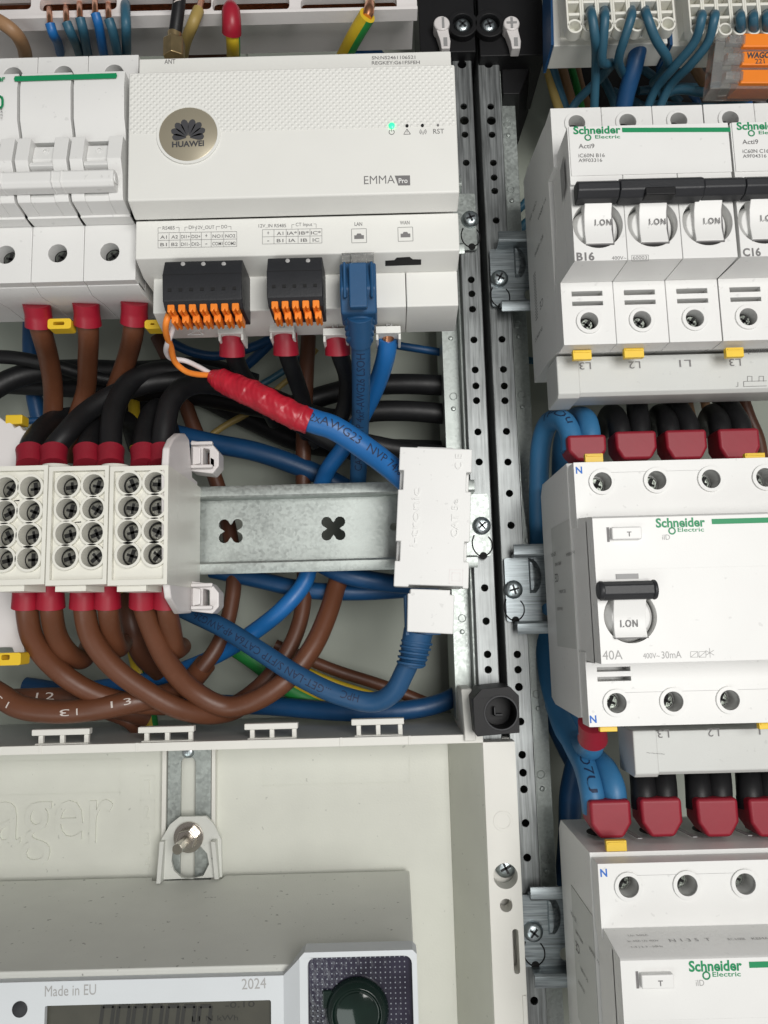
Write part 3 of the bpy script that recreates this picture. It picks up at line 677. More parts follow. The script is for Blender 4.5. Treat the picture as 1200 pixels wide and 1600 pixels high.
# power, warning and signal symbols
def arc(m, c, r, a0, a1, t, n=14, z=None):
    pts = [Vector((c[0]+r*math.cos(math.radians(a0+(a1-a0)*i/n)), c[1]+r*math.sin(math.radians(a0+(a1-a0)*i/n)), c[2])) for i in range(n+1)]
    for i in range(n): m.line(pts[i], pts[i+1], t)
c = W(612,206.5,68.5); arc(m,c,.85,120,420,.22); m.line(c+Vector((0,.2,0)),c+Vector((0,1.1,0)),.22)
c = W(636,206,68.5)
tri = [c+Vector((0,.95,0)),c+Vector((-1.1,-.85,0)),c+Vector((1.1,-.85,0))]
for i in range(3): m.line(tri[i],tri[(i+1)%3],.2)
m.line(c+Vector((0,.35,0)),c+Vector((0,-.3,0)),.2)
c = W(661,206,68.5); m.line(c+Vector((0,.1,0)),c+Vector((0,-1,0)),.22)
for r in (.6,1.05): arc(m,c,r,-50,50,.18,8); arc(m,c,r,130,230,.18,8)
lab(m,'EMMA',569,288,617,286.5,68.1,2.9,bold=-.004)
a = W(617,288.5,68.1); b = W(641,288,68.1); t_ = 3.4
m._add([a+Vector((1.1,-.35,.05)),b+Vector((0,-.35,.05)),b+Vector((0,t_-.3,.05)),a+Vector((0,t_-.3,.05))],[(0,1,2,3)])
# port tables
def table(m, u0, v0, u1, v1, rows, vs):
    z = 60; n = len(rows[0]); us = [u0+(u1-u0)*f for f in vs]
    sl = -.018
    def pt(u,v): return W(u, v+(u-u0)*sl, z)
    for u in us: m.line(pt(u,v0),pt(u,v1),.13)
    for v in (v0,(v0+v1)/2,v1): m.line(pt(u0,v),pt(u1,v),.13)
    for r, row in enumerate(rows):
        for k, s_ in enumerate(row):
            ua, ub = us[k], us[k+1]; cu = (ua+ub)/2; hw = min((ub-ua)*.42, len(s_)*2.6); vb = v0+(v1-v0)*(.5*r+.39)
            if s_ in '+-': hw = 1.6
            p, q = pt(cu-hw,vb), pt(cu+hw,vb)
            m.text(s_, p, q, 1.15 if s_ not in '+-' else 1.6, bold=.012)
table(m, 247,364,370,387.5,[['A1','A2','DI1+','DI2+','+','NO1','NO2'],['B1','B2','DI1-','DI2-','-','COM1','COM2']],[0,.14,.28,.415,.55,.675,.835,1])
table(m, 410,359,503,381.5,[['+','A1','IA*','IB*','IC*'],['-','B1','IA','IB','IC']],[0,.195,.40,.60,.80,1])
for s_,u,v,u1 in (('RS485',254,359,273),('DI',295,358,302),('12V_OUT',307,358,335),('DO',346,357,355),('12V_IN RS485',404,355.5,447),('CT Input',462,353.5,488)):
    lab(m,s_,u,v,u1,v-.4,60,1.2,bold=.005)
for a in ((247,363,247,356),(247,356,252,356),(275,355.5,280,355.5),(280,355.5,280,362),(289,361,289,355),(289,355,293,355),(302,355,306,355),(306,355,306,361),(338,360,338,354),(338,354,344,354),(356,354,361,354),(361,354,361,359),
          (456,357,456,351),(456,351,460,351),(490,350,494,350),(494,350,494,356)): m.line(W(a[0],a[1],60),W(a[2],a[3],60),.13)
lab(m,'LAN',554,353,566,352.8,60,1.3,bold=.01); lab(m,'WAN',625,351,640,350.6,60,1.3,bold=.01)
for u,v in ((561,368.5),(633.5,366)):
    c = W(u,v,60); r = 2.45
    q = [c+Vector((sx*r,sy*r,0)) for sx,sy in ((-1,-1),(1,-1),(1,1),(-1,1))]
    for i in range(4): m.line(q[i],q[(i+1)%4],.16)
    m._add([c+Vector((x,y,.05)) for x,y in ((-1.6,-1.1),(1.6,-1.1),(1.6,.2),(.9,.2),(.6,.8),(-.6,.8),(-.9,.2),(-1.6,.2))],[tuple(range(8))])
m.build('printed_marks', INK, em)
m = MB(); lab(m,'Pro',623,286.5,637,286,68.1,1.7,bold=.02,lift=.12); m.build('reversed_lettering', WHITE, em)
m = MB(); c = W(612,196,68.9); m.lathe((c.x,c.y,68.5),[(1.0,0),(1.0,.45),(.6,.7)],20); m.build('power_light', LEDG, em)
m = MB()
for u,v,r in ((636,196,.5),(660,195.5,.5)): c = W(u,v,68.9); m.lathe((c.x,c.y,68.5),[(r,0),(r,.42)],14)
m.build('indicator_light', DARK, em)
m = MB(); c = W(684.5,195,68.9); m.lathe((c.x,c.y,68.5),[(.35,0),(.35,.42)],14); m.build('reset_hole', INK, em)
# empty network port: stepped black opening on the sloping face
m = MB()
def onslope(u, v):       # point on the slope between panel and terminal cover
    for i in range(60):
        z = 60-9*i/59; y = yD+(yE-yD)*i/59
        if Y(u,v,z) >= y: pass
        if Y(u,v,z) <= y+.001 or i == 59: last = (X(u,v,z), y, z)
        if Y(u,v,z) > y: return (X(u,v,z), y, z)
    return last
P_ = [onslope(*q) for q in ((602,415),(658,413),(658,405),(645,405),(640,401),(620,402),(616,406),(602,407))]
n_ = Vector((0,-(60-51.2),(yD-yE)*1.0)).normalized()*.15
n_ = Vector((0,-1,.45)).normalized()*.12
m._prism([tuple(Vector(p)-n_*4) for p in P_],[tuple(Vector(p)+n_) for p in P_]); m.build('network_port', DARK, em)
# pluggable black connectors with orange release levers
def plug(u0,u1,v0,v1,n,label,marks):
    t = em; zt = 66
    xa, xb = X(u0,v0,zt), X(u1,v0,zt); ya = Y((u0+u1)/2, v0, zt); yb_ = Y((u0+u1)/2, v0+64, 66.5); ylow = Y((u0+u1)/2, v1, 57)
    ym_ = ya-(ya-yb_)*.40
    m = MB(); m.prism_x([(ya,50),(ya,64.5),(ym_,67),(yb_,66.2),(yb_-2.2,63.5),(ylow,57),(ylow,50)], xa, xb)
    pb = m.build('plug_connector', BLK2, t, bevel=.35)
    m = MB(); pit = (xb-xa-1.2)/n
    yh = Y((u0+u1)/2, v0+48, 66.5)
    for i in range(n): x = xa+.6+pit*(i+.5); m.box(x-.55,x+.55,yh-.5,yh+.5,66.2,66.75)
    m.box(xa+.1,xb-.1,ym_-.12,ym_+.02,66.6,67.08); m.build('test_slot', DARK, pb)
    m = MB()
    for u in marks: c = W(u, v0+7, 66); m.lathe((c.x,c.y,64.9),[(.7,0),(.7,.55),(.4,.7)],16)
    m.build('pin_mark', INKL, pb)
    for i in range(n):
        x = xa+.6+pit*(i+.5)
        for row in (0,1):
            zz = (63.9 if row == 0 else 60.4); yy = Y((u0+u1)/2, v0+(77 if row == 0 else 94), zz+1); xo = .0 if row == 0 else .4
            if row == 1 and i == 0 and n == 7: pass
            m = MB(); w_ = pit*.33
            m.prism_z([(x+xo-w_,yy+1.2),(x+xo-w_*.7,yy+1.6),(x+xo+w_*.7,yy+1.6),(x+xo+w_,yy+1.2),(x+xo+w_,yy-1.1),(x+xo+w_*.45,yy-1.5),(x+xo,yy-.5),(x+xo-w_*.45,yy-1.5),(x+xo-w_,yy-1.1)], zz-5, zz+1.2)
            m.build('release_lever', ORNG, pb, bevel=.3)
    return pb
plug(255,378,404,497,7,'',(285,317,349))
plug(417,503,399,492,5,'',(449,481))
# cable entry collars under the terminal cover
zc = 40
for u, v in ((361,517),(441,514),(524,519),(606,516)):
    a = W(u-19,v-3,zc); b = W(u+20,v+2,zc)
    m = MB(); m.box(a.x,b.x,b.y-1.2,a.y,zc-8,zc+2); 
    m.box(a.x,a.x+.9,b.y-3.2,b.y-1.0,zc-8,zc+1); m.box(b.x-.9,b.x,b.y-3.2,b.y-1.0,zc-8,zc+1)
    m.build('cable_collar', EMW, em, bevel=.25)
m = MB()
for s_,u in (('L3',355),('L2',437),('L1',519),('N',604)): lab(m,s_,u,512 if u<600 else 510,u+9,511.5 if u<600 else 509.5,42.1,1.0)
c = W(308,521,39); tri = [c+Vector(q) for q in ((-3.2,-.8,.4),(2.4,-.8,.4),(.6,.7,.9))]
m.build('entry_marks', INKL, em)
m = MB(); 
for i in range(3): m.line(tri[i],tri[(i+1)%3],.3,lift=.5)
m.build('warning_mark', WHITE, em)

# ------------------------------------------------------------------ left white miniature breaker
lb = thing('miniature_breaker', (-118,110,0), 'white three pole breaker with green stripe and white linked toggles, left of the smart controller', 'circuit breaker')
XR = -82.1; PW = 17.75
yl0 = Y(110,88,54); ylm = Y(110,116,54)
yn0 = Y(100,113,66); 
yn1 = Y(100,137,66.5); yn2 = Y(100,193,63.5); yn3 = Y(100,302,68); yt0 = Y(100,353,53); yt1 = Y(100,440,53); yq0 = Y(100,449,49); yq1 = Y(100,463,45); yq2 = Y(100,478,33)
ysc = Y(93,402,50)
for k in range(4):
    x1 = XR-PW*k; x0 = x1-PW+.16; xc = (x0+x1)/2
    m = MB()
    m.prism_x([(yl0,40),(yl0,0),(yq2+16,0),(Y(100,501,18),18),(yq2,33),(yq1,45),(yq0,49.5),(yt1+1,49.5),(yt1+1,42),(yl0,42)], x0, x1)
    # upper terminal plate
    m.plate([(x0,yn0-3),(x1,yn0-3),(x1,yl0),(x0,yl0)], [circ(xc+.2,Y(100,116,54),3.3)], 42.05, 54)
    # lower terminal plate
    m.plate([(x0,yt1),(x1,yt1),(x1,yt0),(x0,yt0)], [circ(xc-.1,ysc,3.25)], 43, 53)
    m.box(x0,x1,yt1+.02,yt1+1.5,42.05,42.9)
    # nose: two cheeks and the bridge around the toggle window
    prof = [(yn0,42.1),(yn0,66),(yn1,66.8),(yn2,66.0),(Y(100,212,64),64),(Y(100,222,64),64),(Y(100,222,64),58),(yt0+.02,58),(yt0+.02,42.1)]
    m.prism_x(prof, x0+.4, x1-.4 if k else x1-.4)
    ch = [(Y(100,216,66),58.02),(Y(100,216,66),66.6),(Y(100,250,68),68.4),(Y(100,268,68),66.5),(yn3,65.8),(yn3-1.2,65),(yt0+.05,53.4),(yt0+.05,52)]
    m.prism_x(ch, x0+.4, x0+4.7); m.prism_x(ch, x1-5.0, x1-.4)
    m.prism_x([(Y(100,296,66),58.02),(Y(100,296,66),64.8),(yn3,65.6),(yn3-1.2,64.8),(yt0+.06,53.3),(yt0+.06,52)], x0+4.72, x1-5.02)
    m.build('pole_housing', WHITE, lb, bevel=.28)
    wells(lb, xc+.4, ysc-.4, 48.2, 2.4, 35+20*k); m = MB(); m.box(xc-3.1,xc+3.3,ysc-3.2,ysc+3.2,43.05,48.1); m.box(xc-3.1,xc+3.4,Y(100,117,50)-3,Y(100,117,50)+3.1,42.1,50); m.build('shaded_well_floor', DARK, lb)  # near-black filler paints the shade at the bottom of the wells
    # toggle
    m = MB()
    cyl_y = Y(100,246,66)
    m.prism_x([(Y(100,229,64),58),(Y(100,229,64),64.2),(Y(100,247,66),65.6),(Y(100,252,66),64.8),(Y(100,256,66),67.2),(Y(100,262,66),67.6),(Y(100,266,66),66),(Y(100,266,66),58)], x0+4.75, x1-5.05)
    tg = m.build('toggle', WHITE, lb, bevel=.3)
    m = MB(); m.ring((xc,Y(100,236,65),64.9),.75,1.05,-.1,.25,n=20); m.build('off_mark', WHITE, tg)
# linking bar
xa = -160; c_y = Y(90,279,70); 
m = MB()
xr = X(178,283,70)
m.prism_x([(c_y+3.1,66.0),(c_y+3.1,69.4),(c_y+2.0,70.9),(c_y-1.6,71.1),(c_y-3.0,69.8),(c_y-3.1,66.0)], xa, xr)
for u in (3,82,97): x = X(u,283,70); m.prism_x([(c_y+3.25,66.1),(c_y+3.25,69.5),(c_y+2.1,71.15),(c_y-1.7,71.3),(c_y-3.15,69.9),(c_y-3.25,66.1)], x-.5, x+.5)
br = m.build('linking_bar', WHITE, lb, bevel=.5, segs=3)
m = MB(); m.lathe((0,c_y,69),[(1.6,xr),(1.6,xr+.5),(.8,xr+.5)],20,'x'); m.build('bar_end', WHITE, br, bevel=.1)
m = MB(); a = W(23,124,66.6); b = W(183,119,66.6)
m._add([(x,y,z) for x,y,z in [(a.x+.2,a.y-1.0,66.95),(b.x-.2,b.y-1.0,66.95),(b.x+.15,b.y,66.95),(b.x-.2,b.y+.9,66.95),(a.x+.2,a.y+.9,66.95),(a.x-.15,a.y,66.95)]],[tuple(range(6))])
lab(m,'er',-3,127,8,126.5,66.9,2.0,bold=.03)
a = W(2,157,66.9); 
for q in ((-14,151,2,151),(2,151,4,155),(4,155,4,165),(4,165,1,169),(1,169,-14,170)): m.line(W(q[0],q[1],66.9),W(q[2],q[3],66.9),.8,lift=.08)
m.build('green_print', GREEN, lb)
m = MB(); lab(m,'1234',4,185,4,168,66.9,.7,ey=(-1,0,0)); lab(m,'I3I',0,305,10,304.6,65.7,1.1,bold=.02)
m.build('grey_print', INK, lb)

# ------------------------------------------------------------------ three pole breakers with black linked handles, right column
def breaker(dx, rating, code, label):
    t = thing('circuit_breaker', (88.7+dx,92,0), label, 'circuit breaker', 'breakers in the upper right row')
    def L(m, s_, u0,v0,u1,v1,z,h,**k):
        p, q = W(u0,v0,z), W(u1,v1,z); p.x += dx; q.x += dx; m.text(s_, p, q, h, **k)
    x00 = 61.9+dx; pw = 17.78
    yT = Y(990,166,52); yN0 = Y(1000,196,66.5); yN1 = Y(1000,277,66.5); yNb = Y(960,408,65); yP0 = Y(990,438,52); yP1 = Y(960,538,51); yB = 88
    yS = 97.0; yS2 = Y(990,191,52)
    for k in range(3):
        a = x00+pw*k; b = a+pw-.14; c = (a+b)/2; na = a+.9-(.35*k); nb = b+.75-(.35*k) if k < 2 else b+.0
        na = a+(1.5 if k == 0 else .9); nb = b+.9
        m = MB()
        m.prism_x([(yT+4,0),(yT+4.5,8),(yT+1,38),(yT,43),(yP1+.8,43),(yP1+1.6,36),(yP1+3,24),(yP1+3,0)], a, b)
        m.plate([(a,yN0-5),(b,yN0-5),(b,yT),(a,yT)], [circ(c,yS2,2.9)], 43.05, 52)
        m.plate([(a,yP1),(b,yP1),(b,yP0),(a,yP0)], [circ(c,yS,3.0), rect(c-5.2,c+5.2,yP0-4.9,yP0-3.2), rect(c-5.2,c+5.2,yP0-8.3,yP0-6.8)], 43.05, 51.5)
        # nose
        m.prism_x([(yN0,44),(yN0,66.5),(yN1-2,66.5),(yN1-2,44)], na, nb)
        yc = Y(1025,347,66); 
        m.plate([(na,yNb),(nb,yNb),(nb,yN1-2.03),(na,yN1-2.03)], [circ(c+.9,yc,8.1,48)], 56, 65.6)
        m._prism([(na,yN1-2.1,44),(nb,yN1-2.1,44),(nb,yN1-2.1,55.9),(na,yN1-2.1,55.9)],[(a,yP0,44),(b,yP0,44),(b,yP0,51.6),(na,yNb+.1,55.9)])
        m._prism([(na,yNb,64.9),(na,yNb,44.1),(a,yP0,44.1),(a,yP0,51.6)],[(nb,yNb,64.9),(nb,yNb,44.1),(b,yP0,44.1),(b,yP0,51.6)])
        m.ring((c,yS,51.5), 3.0,4.3,-1,.7); m.ring((c,yS2,52), 2.9,4.2,-1,.6)
        m.build('pole_housing', WHITE, t, bevel=.25)
        m = MB(); m.lathe((c+.9,yc,56.1),[(7.95,0),(7.95,4.2),(7.2,6.2),(6.2,8.0),(5.6,8.1)],44); m.build('rotor', WHITE, t, bevel=.2)
        # white handle under the bar
        m = MB(); hx0, hx1 = c-3.5, c+5.4
        m.prism_x([(yc+7.5,63),(yc+7.5,68.5),(yc+3.2,66.3),(yc-2,65.6),(yc-6.9,66.4),(yc-6.9,63)], hx0, hx1)
        hd = m.build('handle', WHITE, t, bevel=.3)
        m = MB(); m.box(hx0+.3,hx1+.35,yc-7.25,yc-6.85,63,66.1); m.box(hx1,hx1+.3,yc-6.9,yc+5.5,63,65.9); m.build('handle_gap', INK, hd)
        m = MB(); L(m,'I.ON',930+85*k,352-1.2*k,955.5+85*k,351.4-1.2*k,66.3,2.0,bold=.014,space=1.22); m.build('handle_print', INK, hd)
        wells(t, c-.2, yS-.3, 47.0, 2.2, 50); m = MB(); m.box(c-2.95,c+2.95,yS-2.95,yS+2.95,43.2,46.9); m.box(c-2.85,c+2.85,yS2-2.85,yS2+2.85,43.2,47); m.build('shaded_well_floor', DARK, t)  # black boxes put the wells' depth shade into colour
    m = MB(); m.box(x00+1.9, x00+pw*3+.9, Y(1000,272,66.8), yN0+.02, 66.52, 66.85); m.build('label_plate', WHITE, t, bevel=.2)
    # black linking bar
    cyb = Y(1020,290,72); xa = X(900,292,70)+dx; xb = X(1161,288,70)+dx
    m = MB(); prof = [(cyb+3.2,66.6),(cyb+3.0,70.5),(cyb+1.6,72.3),(cyb-1.0,72.3),(cyb-2.9,70.5),(cyb-3.2,66.6)]
    x1, x2 = X(968,290,71)+dx, X(1098,288,71)+dx
    m.prism_x(prof, xa, x1-.15)
    m.prism_x(prof, x2+.1, xb)
    m.prism_x([(y+(.3 if y>cyb else -.3), z+(.35 if z>67 else 0)) for y,z in prof], x1-.14, x2+.09)
    lbk = m.build('linking_bar', BLK2, t, bevel=.45, segs=3)
    m = MB(); xm = X(1009,300,73)+dx; xn = X(1057,300,73)+dx; m.box(xm,xn,cyb-3.6,cyb-.9,69,73.0); m.build('thumb_grip', BLK, lbk, bevel=.4)
    m = MB(); 
    L(m,'Schneider',896,209.5,970,208,66.87,2.6,bold=.03); L(m,'Electric',930,216.5,969,216.1,66.87,1.2,bold=.01)
    p, q = W(972,203.5,66.87), W(1141,203,66.87); q = Vector((p.x+35.6,p.y,0)) if False else q
    m._add([(p.x+dx,p.y-.75,66.93),(q.x+dx,q.y-.75,66.93),(q.x+dx,q.y+.85,66.93),(p.x+dx,p.y+.85,66.93)],[(0,1,2,3)])
    c = W(918.5,215,66.87); c.x += dx; arc(m, c, .95, 200, 560, .45, 16)
    m.build('green_print', GREEN, t)
    m = MB(); L(m,'Acti9',904,232,929,231.6,66.87,1.6,bold=.01); L(m,'iC60N '+rating,904,246,945,245.4,66.87,1.3,bold=.008); L(m,code,904,253.4,941,252.8,66.87,1.2,bold=.008)
    L(m,rating,901,407,929,406.4,65.6,2.6,bold=.035); L(m,'400V~',956,406,979,405.6,65.6,1.2); L(m,'60003',989,405.5,1011,405.1,65.6,1.2)
    for a_ in ((987,399,1013,398.5),(987,408,1013,407.5),(987,399,987,408),(1013,398.5,1013,407.5)):
        p, q = W(a_[0],a_[1],65.6), W(a_[2],a_[3],65.6); p.x += dx; q.x += dx; m.line(p,q,.12)
    m.build('grey_print', INK, t)
    return t
b1 = breaker(0,'B16','A9F03316','three pole breaker marked B16 with black linked handles in the upper right row')
b2_ = breaker(53.55,'C16','A9F04316','breaker marked C16 cut off by the right edge of the photo, upper right row')
# prints and clips of the left flank
def flank(t, x, items, name='flank_print'):
    m = MB()
    for it in items:
        if it[0] == 't': _, s_, y, z, L_, h, ang = it
        if it[0] == 't':
            d = Vector((0,math.cos(math.radians(ang)),math.sin(math.radians(ang)))); p = Vector((x,y,z))
            e2 = Vector((0,-d.z,d.y)); 
            if d.cross(e2).x > 0: e2 = -e2
            m.text(s_, p, p+d*L_, h, ey=e2, lift=.05)
        elif it[0] == 'b':
            _, y0, y1, z0, z1 = it; m._add([(x-.05,y0,z0),(x-.05,y0,z1),(x-.05,y1,z1),(x-.05,y1,z0)],[(0,1,2,3)])
    return m.build(name, INK, t)
bars = [('b',133-i*1.15-.4,133-i*1.15,9,13.5) for i in range(17)]
flank(b1, 61.9, bars+[('t','C60N 16A 400V',165,18,24,1.6,-90+0) if False else ('t','C60N  B16',158,22,14,1.6,-90),('t','IEC 60898',140,30,16,1.5,-90),('t','CE',118,24,6,3.0,-90),('t','Icn 6000A',150,38,15,1.4,-90),('t','EN 60947-2',108,20,14,1.5,-90)])
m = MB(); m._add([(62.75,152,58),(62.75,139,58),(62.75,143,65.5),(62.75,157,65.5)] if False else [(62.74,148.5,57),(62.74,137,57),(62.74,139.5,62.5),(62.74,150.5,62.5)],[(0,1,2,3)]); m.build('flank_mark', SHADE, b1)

# ------------------------------------------------------------------ residual current switches
def rcd():
    t = thing('residual_current_switch', (98,-37,0), 'white four pole residual current switch marked 40A, in the middle of the right column', 'residual current switch', 'residual current switches in the right column')
    x0, x1 = 62.0, 134.2; nx0, nx1 = 62.9, 134.0
    yT = Y(1000,720,52); yB = Y(930,1136,52); yN0 = Y(1000,805,69); yN1 = Y(1000,1036,69); yU = 30.2; yL = -15.6
    xs = [71.4, 89.2, 106.9, 124.7]; yS, yS2 = 42.0, -28.5
    m = MB()
    m.prism_x([(yT+1.0,4),(yT+1.2,44.5),(yT,45.0),(yT-2,44.5),(yB+2,44.5),(yB+1.4,40),(yB+2.0,6),(yB+4,0),(yT-3,0)], x0, x1)
    m.plate([(x0+.5,yU-3),(x1,yU-3),(x1,yT),(x0+.5,yT)], [circ(x,yS,3.1,32) for x in xs], 44.0, 52)
    m.plate([(x0+.5,yB),(x1,yB),(x1,yL+3),(x0+.5,yL+3)], [circ(x,yS2,3.1,32) for x in xs]+[rect(x0+4,x0+14.6,yL-3.2,yL-1.8),rect(x0+4,x0+14.6,yL-6.2,yL-4.8)], 44.0, 52)
    for x in xs: m.ring((x,yS,52),3.1,4.25,-1,.7); m.ring((x,yS2,52),3.1,4.25,-1,.7)
    m.build('terminal_housing', WHITE, t, bevel=.35)
    lc = W(985,963,69)
    m = MB(); m.prism_x([(yU,44.1),(yU,52.02),(yN0,68.2),(yN0-.6,69),(yN0-.6,62),(yL,62),(yL,44.1)], nx0, nx1)
    m.plate([(nx0,yN1),(nx1,yN1),(nx1,yN0-.62),(nx0,yN0-.62)], [circ(lc.x,lc.y,7.9,48)], 61, 69)
    m.prism_x([(yN1,61.02),(yN1,44.2),(yL-.2,44.2),(yL-.2,52.2)], nx0, nx1)
    m.box(nx0+.4,nx1,Y(1000,889,69)-.14,Y(1000,889,69),69,69.06)
    m.build('front_housing', WHITE, t, bevel=.4, segs=3)
    m = MB(); m.box(x0-.25,x0,-12,31,16,44)
    m.build('side_cover', LGREY, t, bevel=.2)
    # lever
    m = MB(); m.lathe((lc.x,lc.y,61.1),[(7.75,0),(7.75,3.6),(6.9,6.2),(5.6,8.6),(5.2,8.7)],44); rt = m.build('rotor', WHITE, t, bevel=.2)
    ha, hb2 = X(958,960,70), X(1009,960,70); yt_ = Y(985,938,70); yb2 = Y(985,996,70)
    m = MB(); m.prism_x([(yt_+1,68),(yt_+1,72),(yt_-4,70.2),(yb2+3,69.8),(yb2,70.6),(yb2,68)], ha, hb2); hd = m.build('handle', WHITE, t, bevel=.3)
    m = MB(); m.box(ha+.2,hb2+.3,yb2-.3,yb2+.02,67,70.4); m.build('handle_gap', INK, hd)
    m = MB(); lab(m,'I.ON',970,980,997,979.2,70.2,2.1,bold=.014,space=1.22); m.build('handle_print', INK, hd)
    cyb = Y(985,922,73); xa, xb = X(940,922,74), X(1028,920,74)
    m = MB(); m.prism_x([(cyb+2.6,69.2),(cyb+2.7,73),(cyb+1.5,74.8),(cyb-1.2,74.8),(cyb-2.7,73),(cyb-2.9,69.2)], xa+.6, xb-1); 
    m.lathe((0,cyb,72.2),[(2.9,xb-1.2),(3.0,xb-.2),(2.6,xb)],24,'x'); m.lathe((0,cyb+.1,72.2),[(2.4,xa-.7),(2.8,xa),(2.8,xa+1)],24,'x')
    m.build('lever_bar', BLK2, t, bevel=.4, segs=3)
    m = MB(); a = W(962,897,69); m.box(a.x,a.x+6.7,Y(962,905,69),a.y,69,69.3); m.build('lever_slot', SHADE, t)
    # test button
    m = MB(); a, b = W(950,824,69), W(1003,847,69); m.box(a.x-.5,a.x+.2,b.y+.3,a.y,69,69.15); tb0 = m.build('button_gap', INK, t)
    m = MB(); m.box(a.x+.5,b.x-.4,b.y+.8,a.y-.2,68.5,71); tb = m.build('test_button', WHITE, t, bevel=.4)
    m = MB(); lab(m,'T',980,838,987,837.8,71.02,1.4,bold=.02); m.build('button_print', INK, tb)
    # screws
    for x in xs:
        for y in (yS, yS2): wells(t, x-.3, y-.2, 44.1, 2.6, 65)
    m = MB()
    lab(m,'Schneider',1025,824,1102,822.2,69,2.7,bold=.03); lab(m,'Electric',1059,831,1100,830.3,69,1.25,bold=.01)
    p, q = W(1112,815,69), Vector((132.5,Y(1199,813,69),69)); y_ = (p.y+q.y)/2
    m._add([(p.x,p.y-.8,69.08),(q.x,p.y-.8,69.08),(q.x,p.y+.8,69.08),(p.x,p.y+.8,69.08)],[(0,1,2,3)]); arc(m, W(1050,829.5,69), .95, 200,560,.45,16)
    m.build('green_print', GREEN, t)
    m = MB(); lab(m,'iID',1035,843.5,1047,843.2,69,1.6)
    lab(m,'40A',942,1031,973,1030,69,2.7); lab(m,'400V~',1005,1029,1031,1028.5,69,1.6); lab(m,'30mA',1034,1029,1065,1028,69,2.1)
    for k_ in (0,1): 
        u = 1079+13*k_; cc = [W(u,1027,69),W(u+11,1026.8,69),W(u+11,1018,69),W(u,1018.2,69)]
        for i in range(4): m.line(cc[i],cc[(i+1)%4],.13)
        m.line(cc[0],cc[2],.13)
    c = W(1109,1020,69)
    for a in (90,30,-30): d = Vector((math.cos(math.radians(a)),math.sin(math.radians(a)),0))*1.4; m.line(c-d,c+d,.15)
    # small print on the sloping shoulder
    def sh(u,v):
        lo = None
        for i in range(80):
            f = i/79; y = yU+(yN0-yU)*f; z = 52+(68.2-52)*f
            if abs(Y(u,v,z)-y) < .35: return Vector((X(u,v,z),y,z))
        return None
    for (s_,xx,f0,L_,h) in (('1-4 | 2-3 ~50Hz',68,.72,9,.9),('In 40A Ue 400V',68,.52,9,.9),('Un 500A',69,.32,6,.9),('N 1 3 5  T',80,.55,12,1.6),('IEC 61008',97,.55,5,1.2),('KEMA',104,.55,5,1.2)):
        y = yU+(yN0-yU)*f0; z = 52+16.2*f0; m.text(s_,(xx,y,z),(xx+L_,y,z),h,ey=(0,yU-yN0,-16.2),lift=.12)
    m.build('grey_print', INKL, t)
    m = MB(); lab(m,'N',900,740,910,739.6,52,2.2,bold=.03); lab(m,'N',922,1131.5-2,932.5,1131-2,52,2.2,bold=.03); m.build('blue_print', INKB, t)
    flank(t, x0-.3, [('t','iID 40A',22,22,8,1.5,-90),('t','A9R11440',18,30,10,1.3,-90),('t','CE',14,24,5,3,-90),('t','IEC 61008-1',8,34,10,1.2,-90),('t','Inc 10000A',20,50,12,1.2,-90),('t','EN 61008',2,28,8,1.2,-90)])
    return t
r1 = rcd()
r2 = copy_tree(r1); r2.location = r1.location+toW((0,-125.1,0)); r2['_org'] = [r1['_org'][0], r1['_org'][1]-125.1, r1['_org'][2]]; r2['label'] = 'four pole residual current switch at the bottom right corner, cut by the lower edge'
# ------------------------------------------------------------------ comb busbars
def busbar(x0, y0, label, marks, caps, dirt=False):
    t = thing('comb_busbar', (x0,y0-14,30), label, 'busbar', 'comb busbars under the right hand devices')
    yt, yb = y0, y0-14.2
    m = MB(); m.prism_x([(yt,30),(yt,38.5),(yb+1.2,38.5),(yb,37),(yb,26),(yb+1,24),(yt,24)], x0+7.6, 300); m.build('bar_body', LGREY, t, bevel=.35)
    m = MB(); m.prism_x([(yt+.4,24),(yt+.4,39.2),(yb+.8,39.2),(yb-.6,37.5),(yb-.6,22),(yt+.4,22)], x0, x0+7.9); m.build('end_cap', LGREY, t, bevel=.5)
    m = MB()
    for s_, u, v, h in marks: a = W(u+9,v,38.6); b = W(u-9,v+.6,38.6); m.text(s_, a, b, h)
    if caps:
        a = W(1199,546,38.6); b = W(1135,547.5,38.6); m.text('caps mandatory', W(1232,545,38.6), b, 1.7)
        for q in ((1162,604,1198,603),(1162,596,1198,595),(1162,596,1162,604),(1168,596,1168,588),(1168,588,1175,588),(1175,588,1175,596),(1186,596,1186,588),(1186,588,1193,588),(1193,588,1193,596),(1150,604,1153,604),(1153,604,1153,597)): m.line(W(q[0],q[1],38.6),W(q[2],q[3],38.6),.15)
    m.build('printed_marks', INK, t)
    return t
bb1 = busbar(X(870,580,39), Y(1000,555,38.5), 'grey comb busbar under the upper breakers', (('L3',914,566,2.6),('L2',991,564.5,2.6),('L1',1070,562,2.6),('L3',1148,560.5,2.6)), True)
bb2 = busbar(X(990,1170,39), Y(1080,1141,38.5), 'grey comb busbar under the middle residual current switch', (('L3',1036,1140,2.6),('L2',1114,1138,2.6),('L1',1194,1135,2.6)), False)
m = MB(); c = W(1010,1178,39.3); m.text('~~~~', c, c+Vector((6,-.6,0)), 1.0); m.build('scuff_mark', INK, bb2)
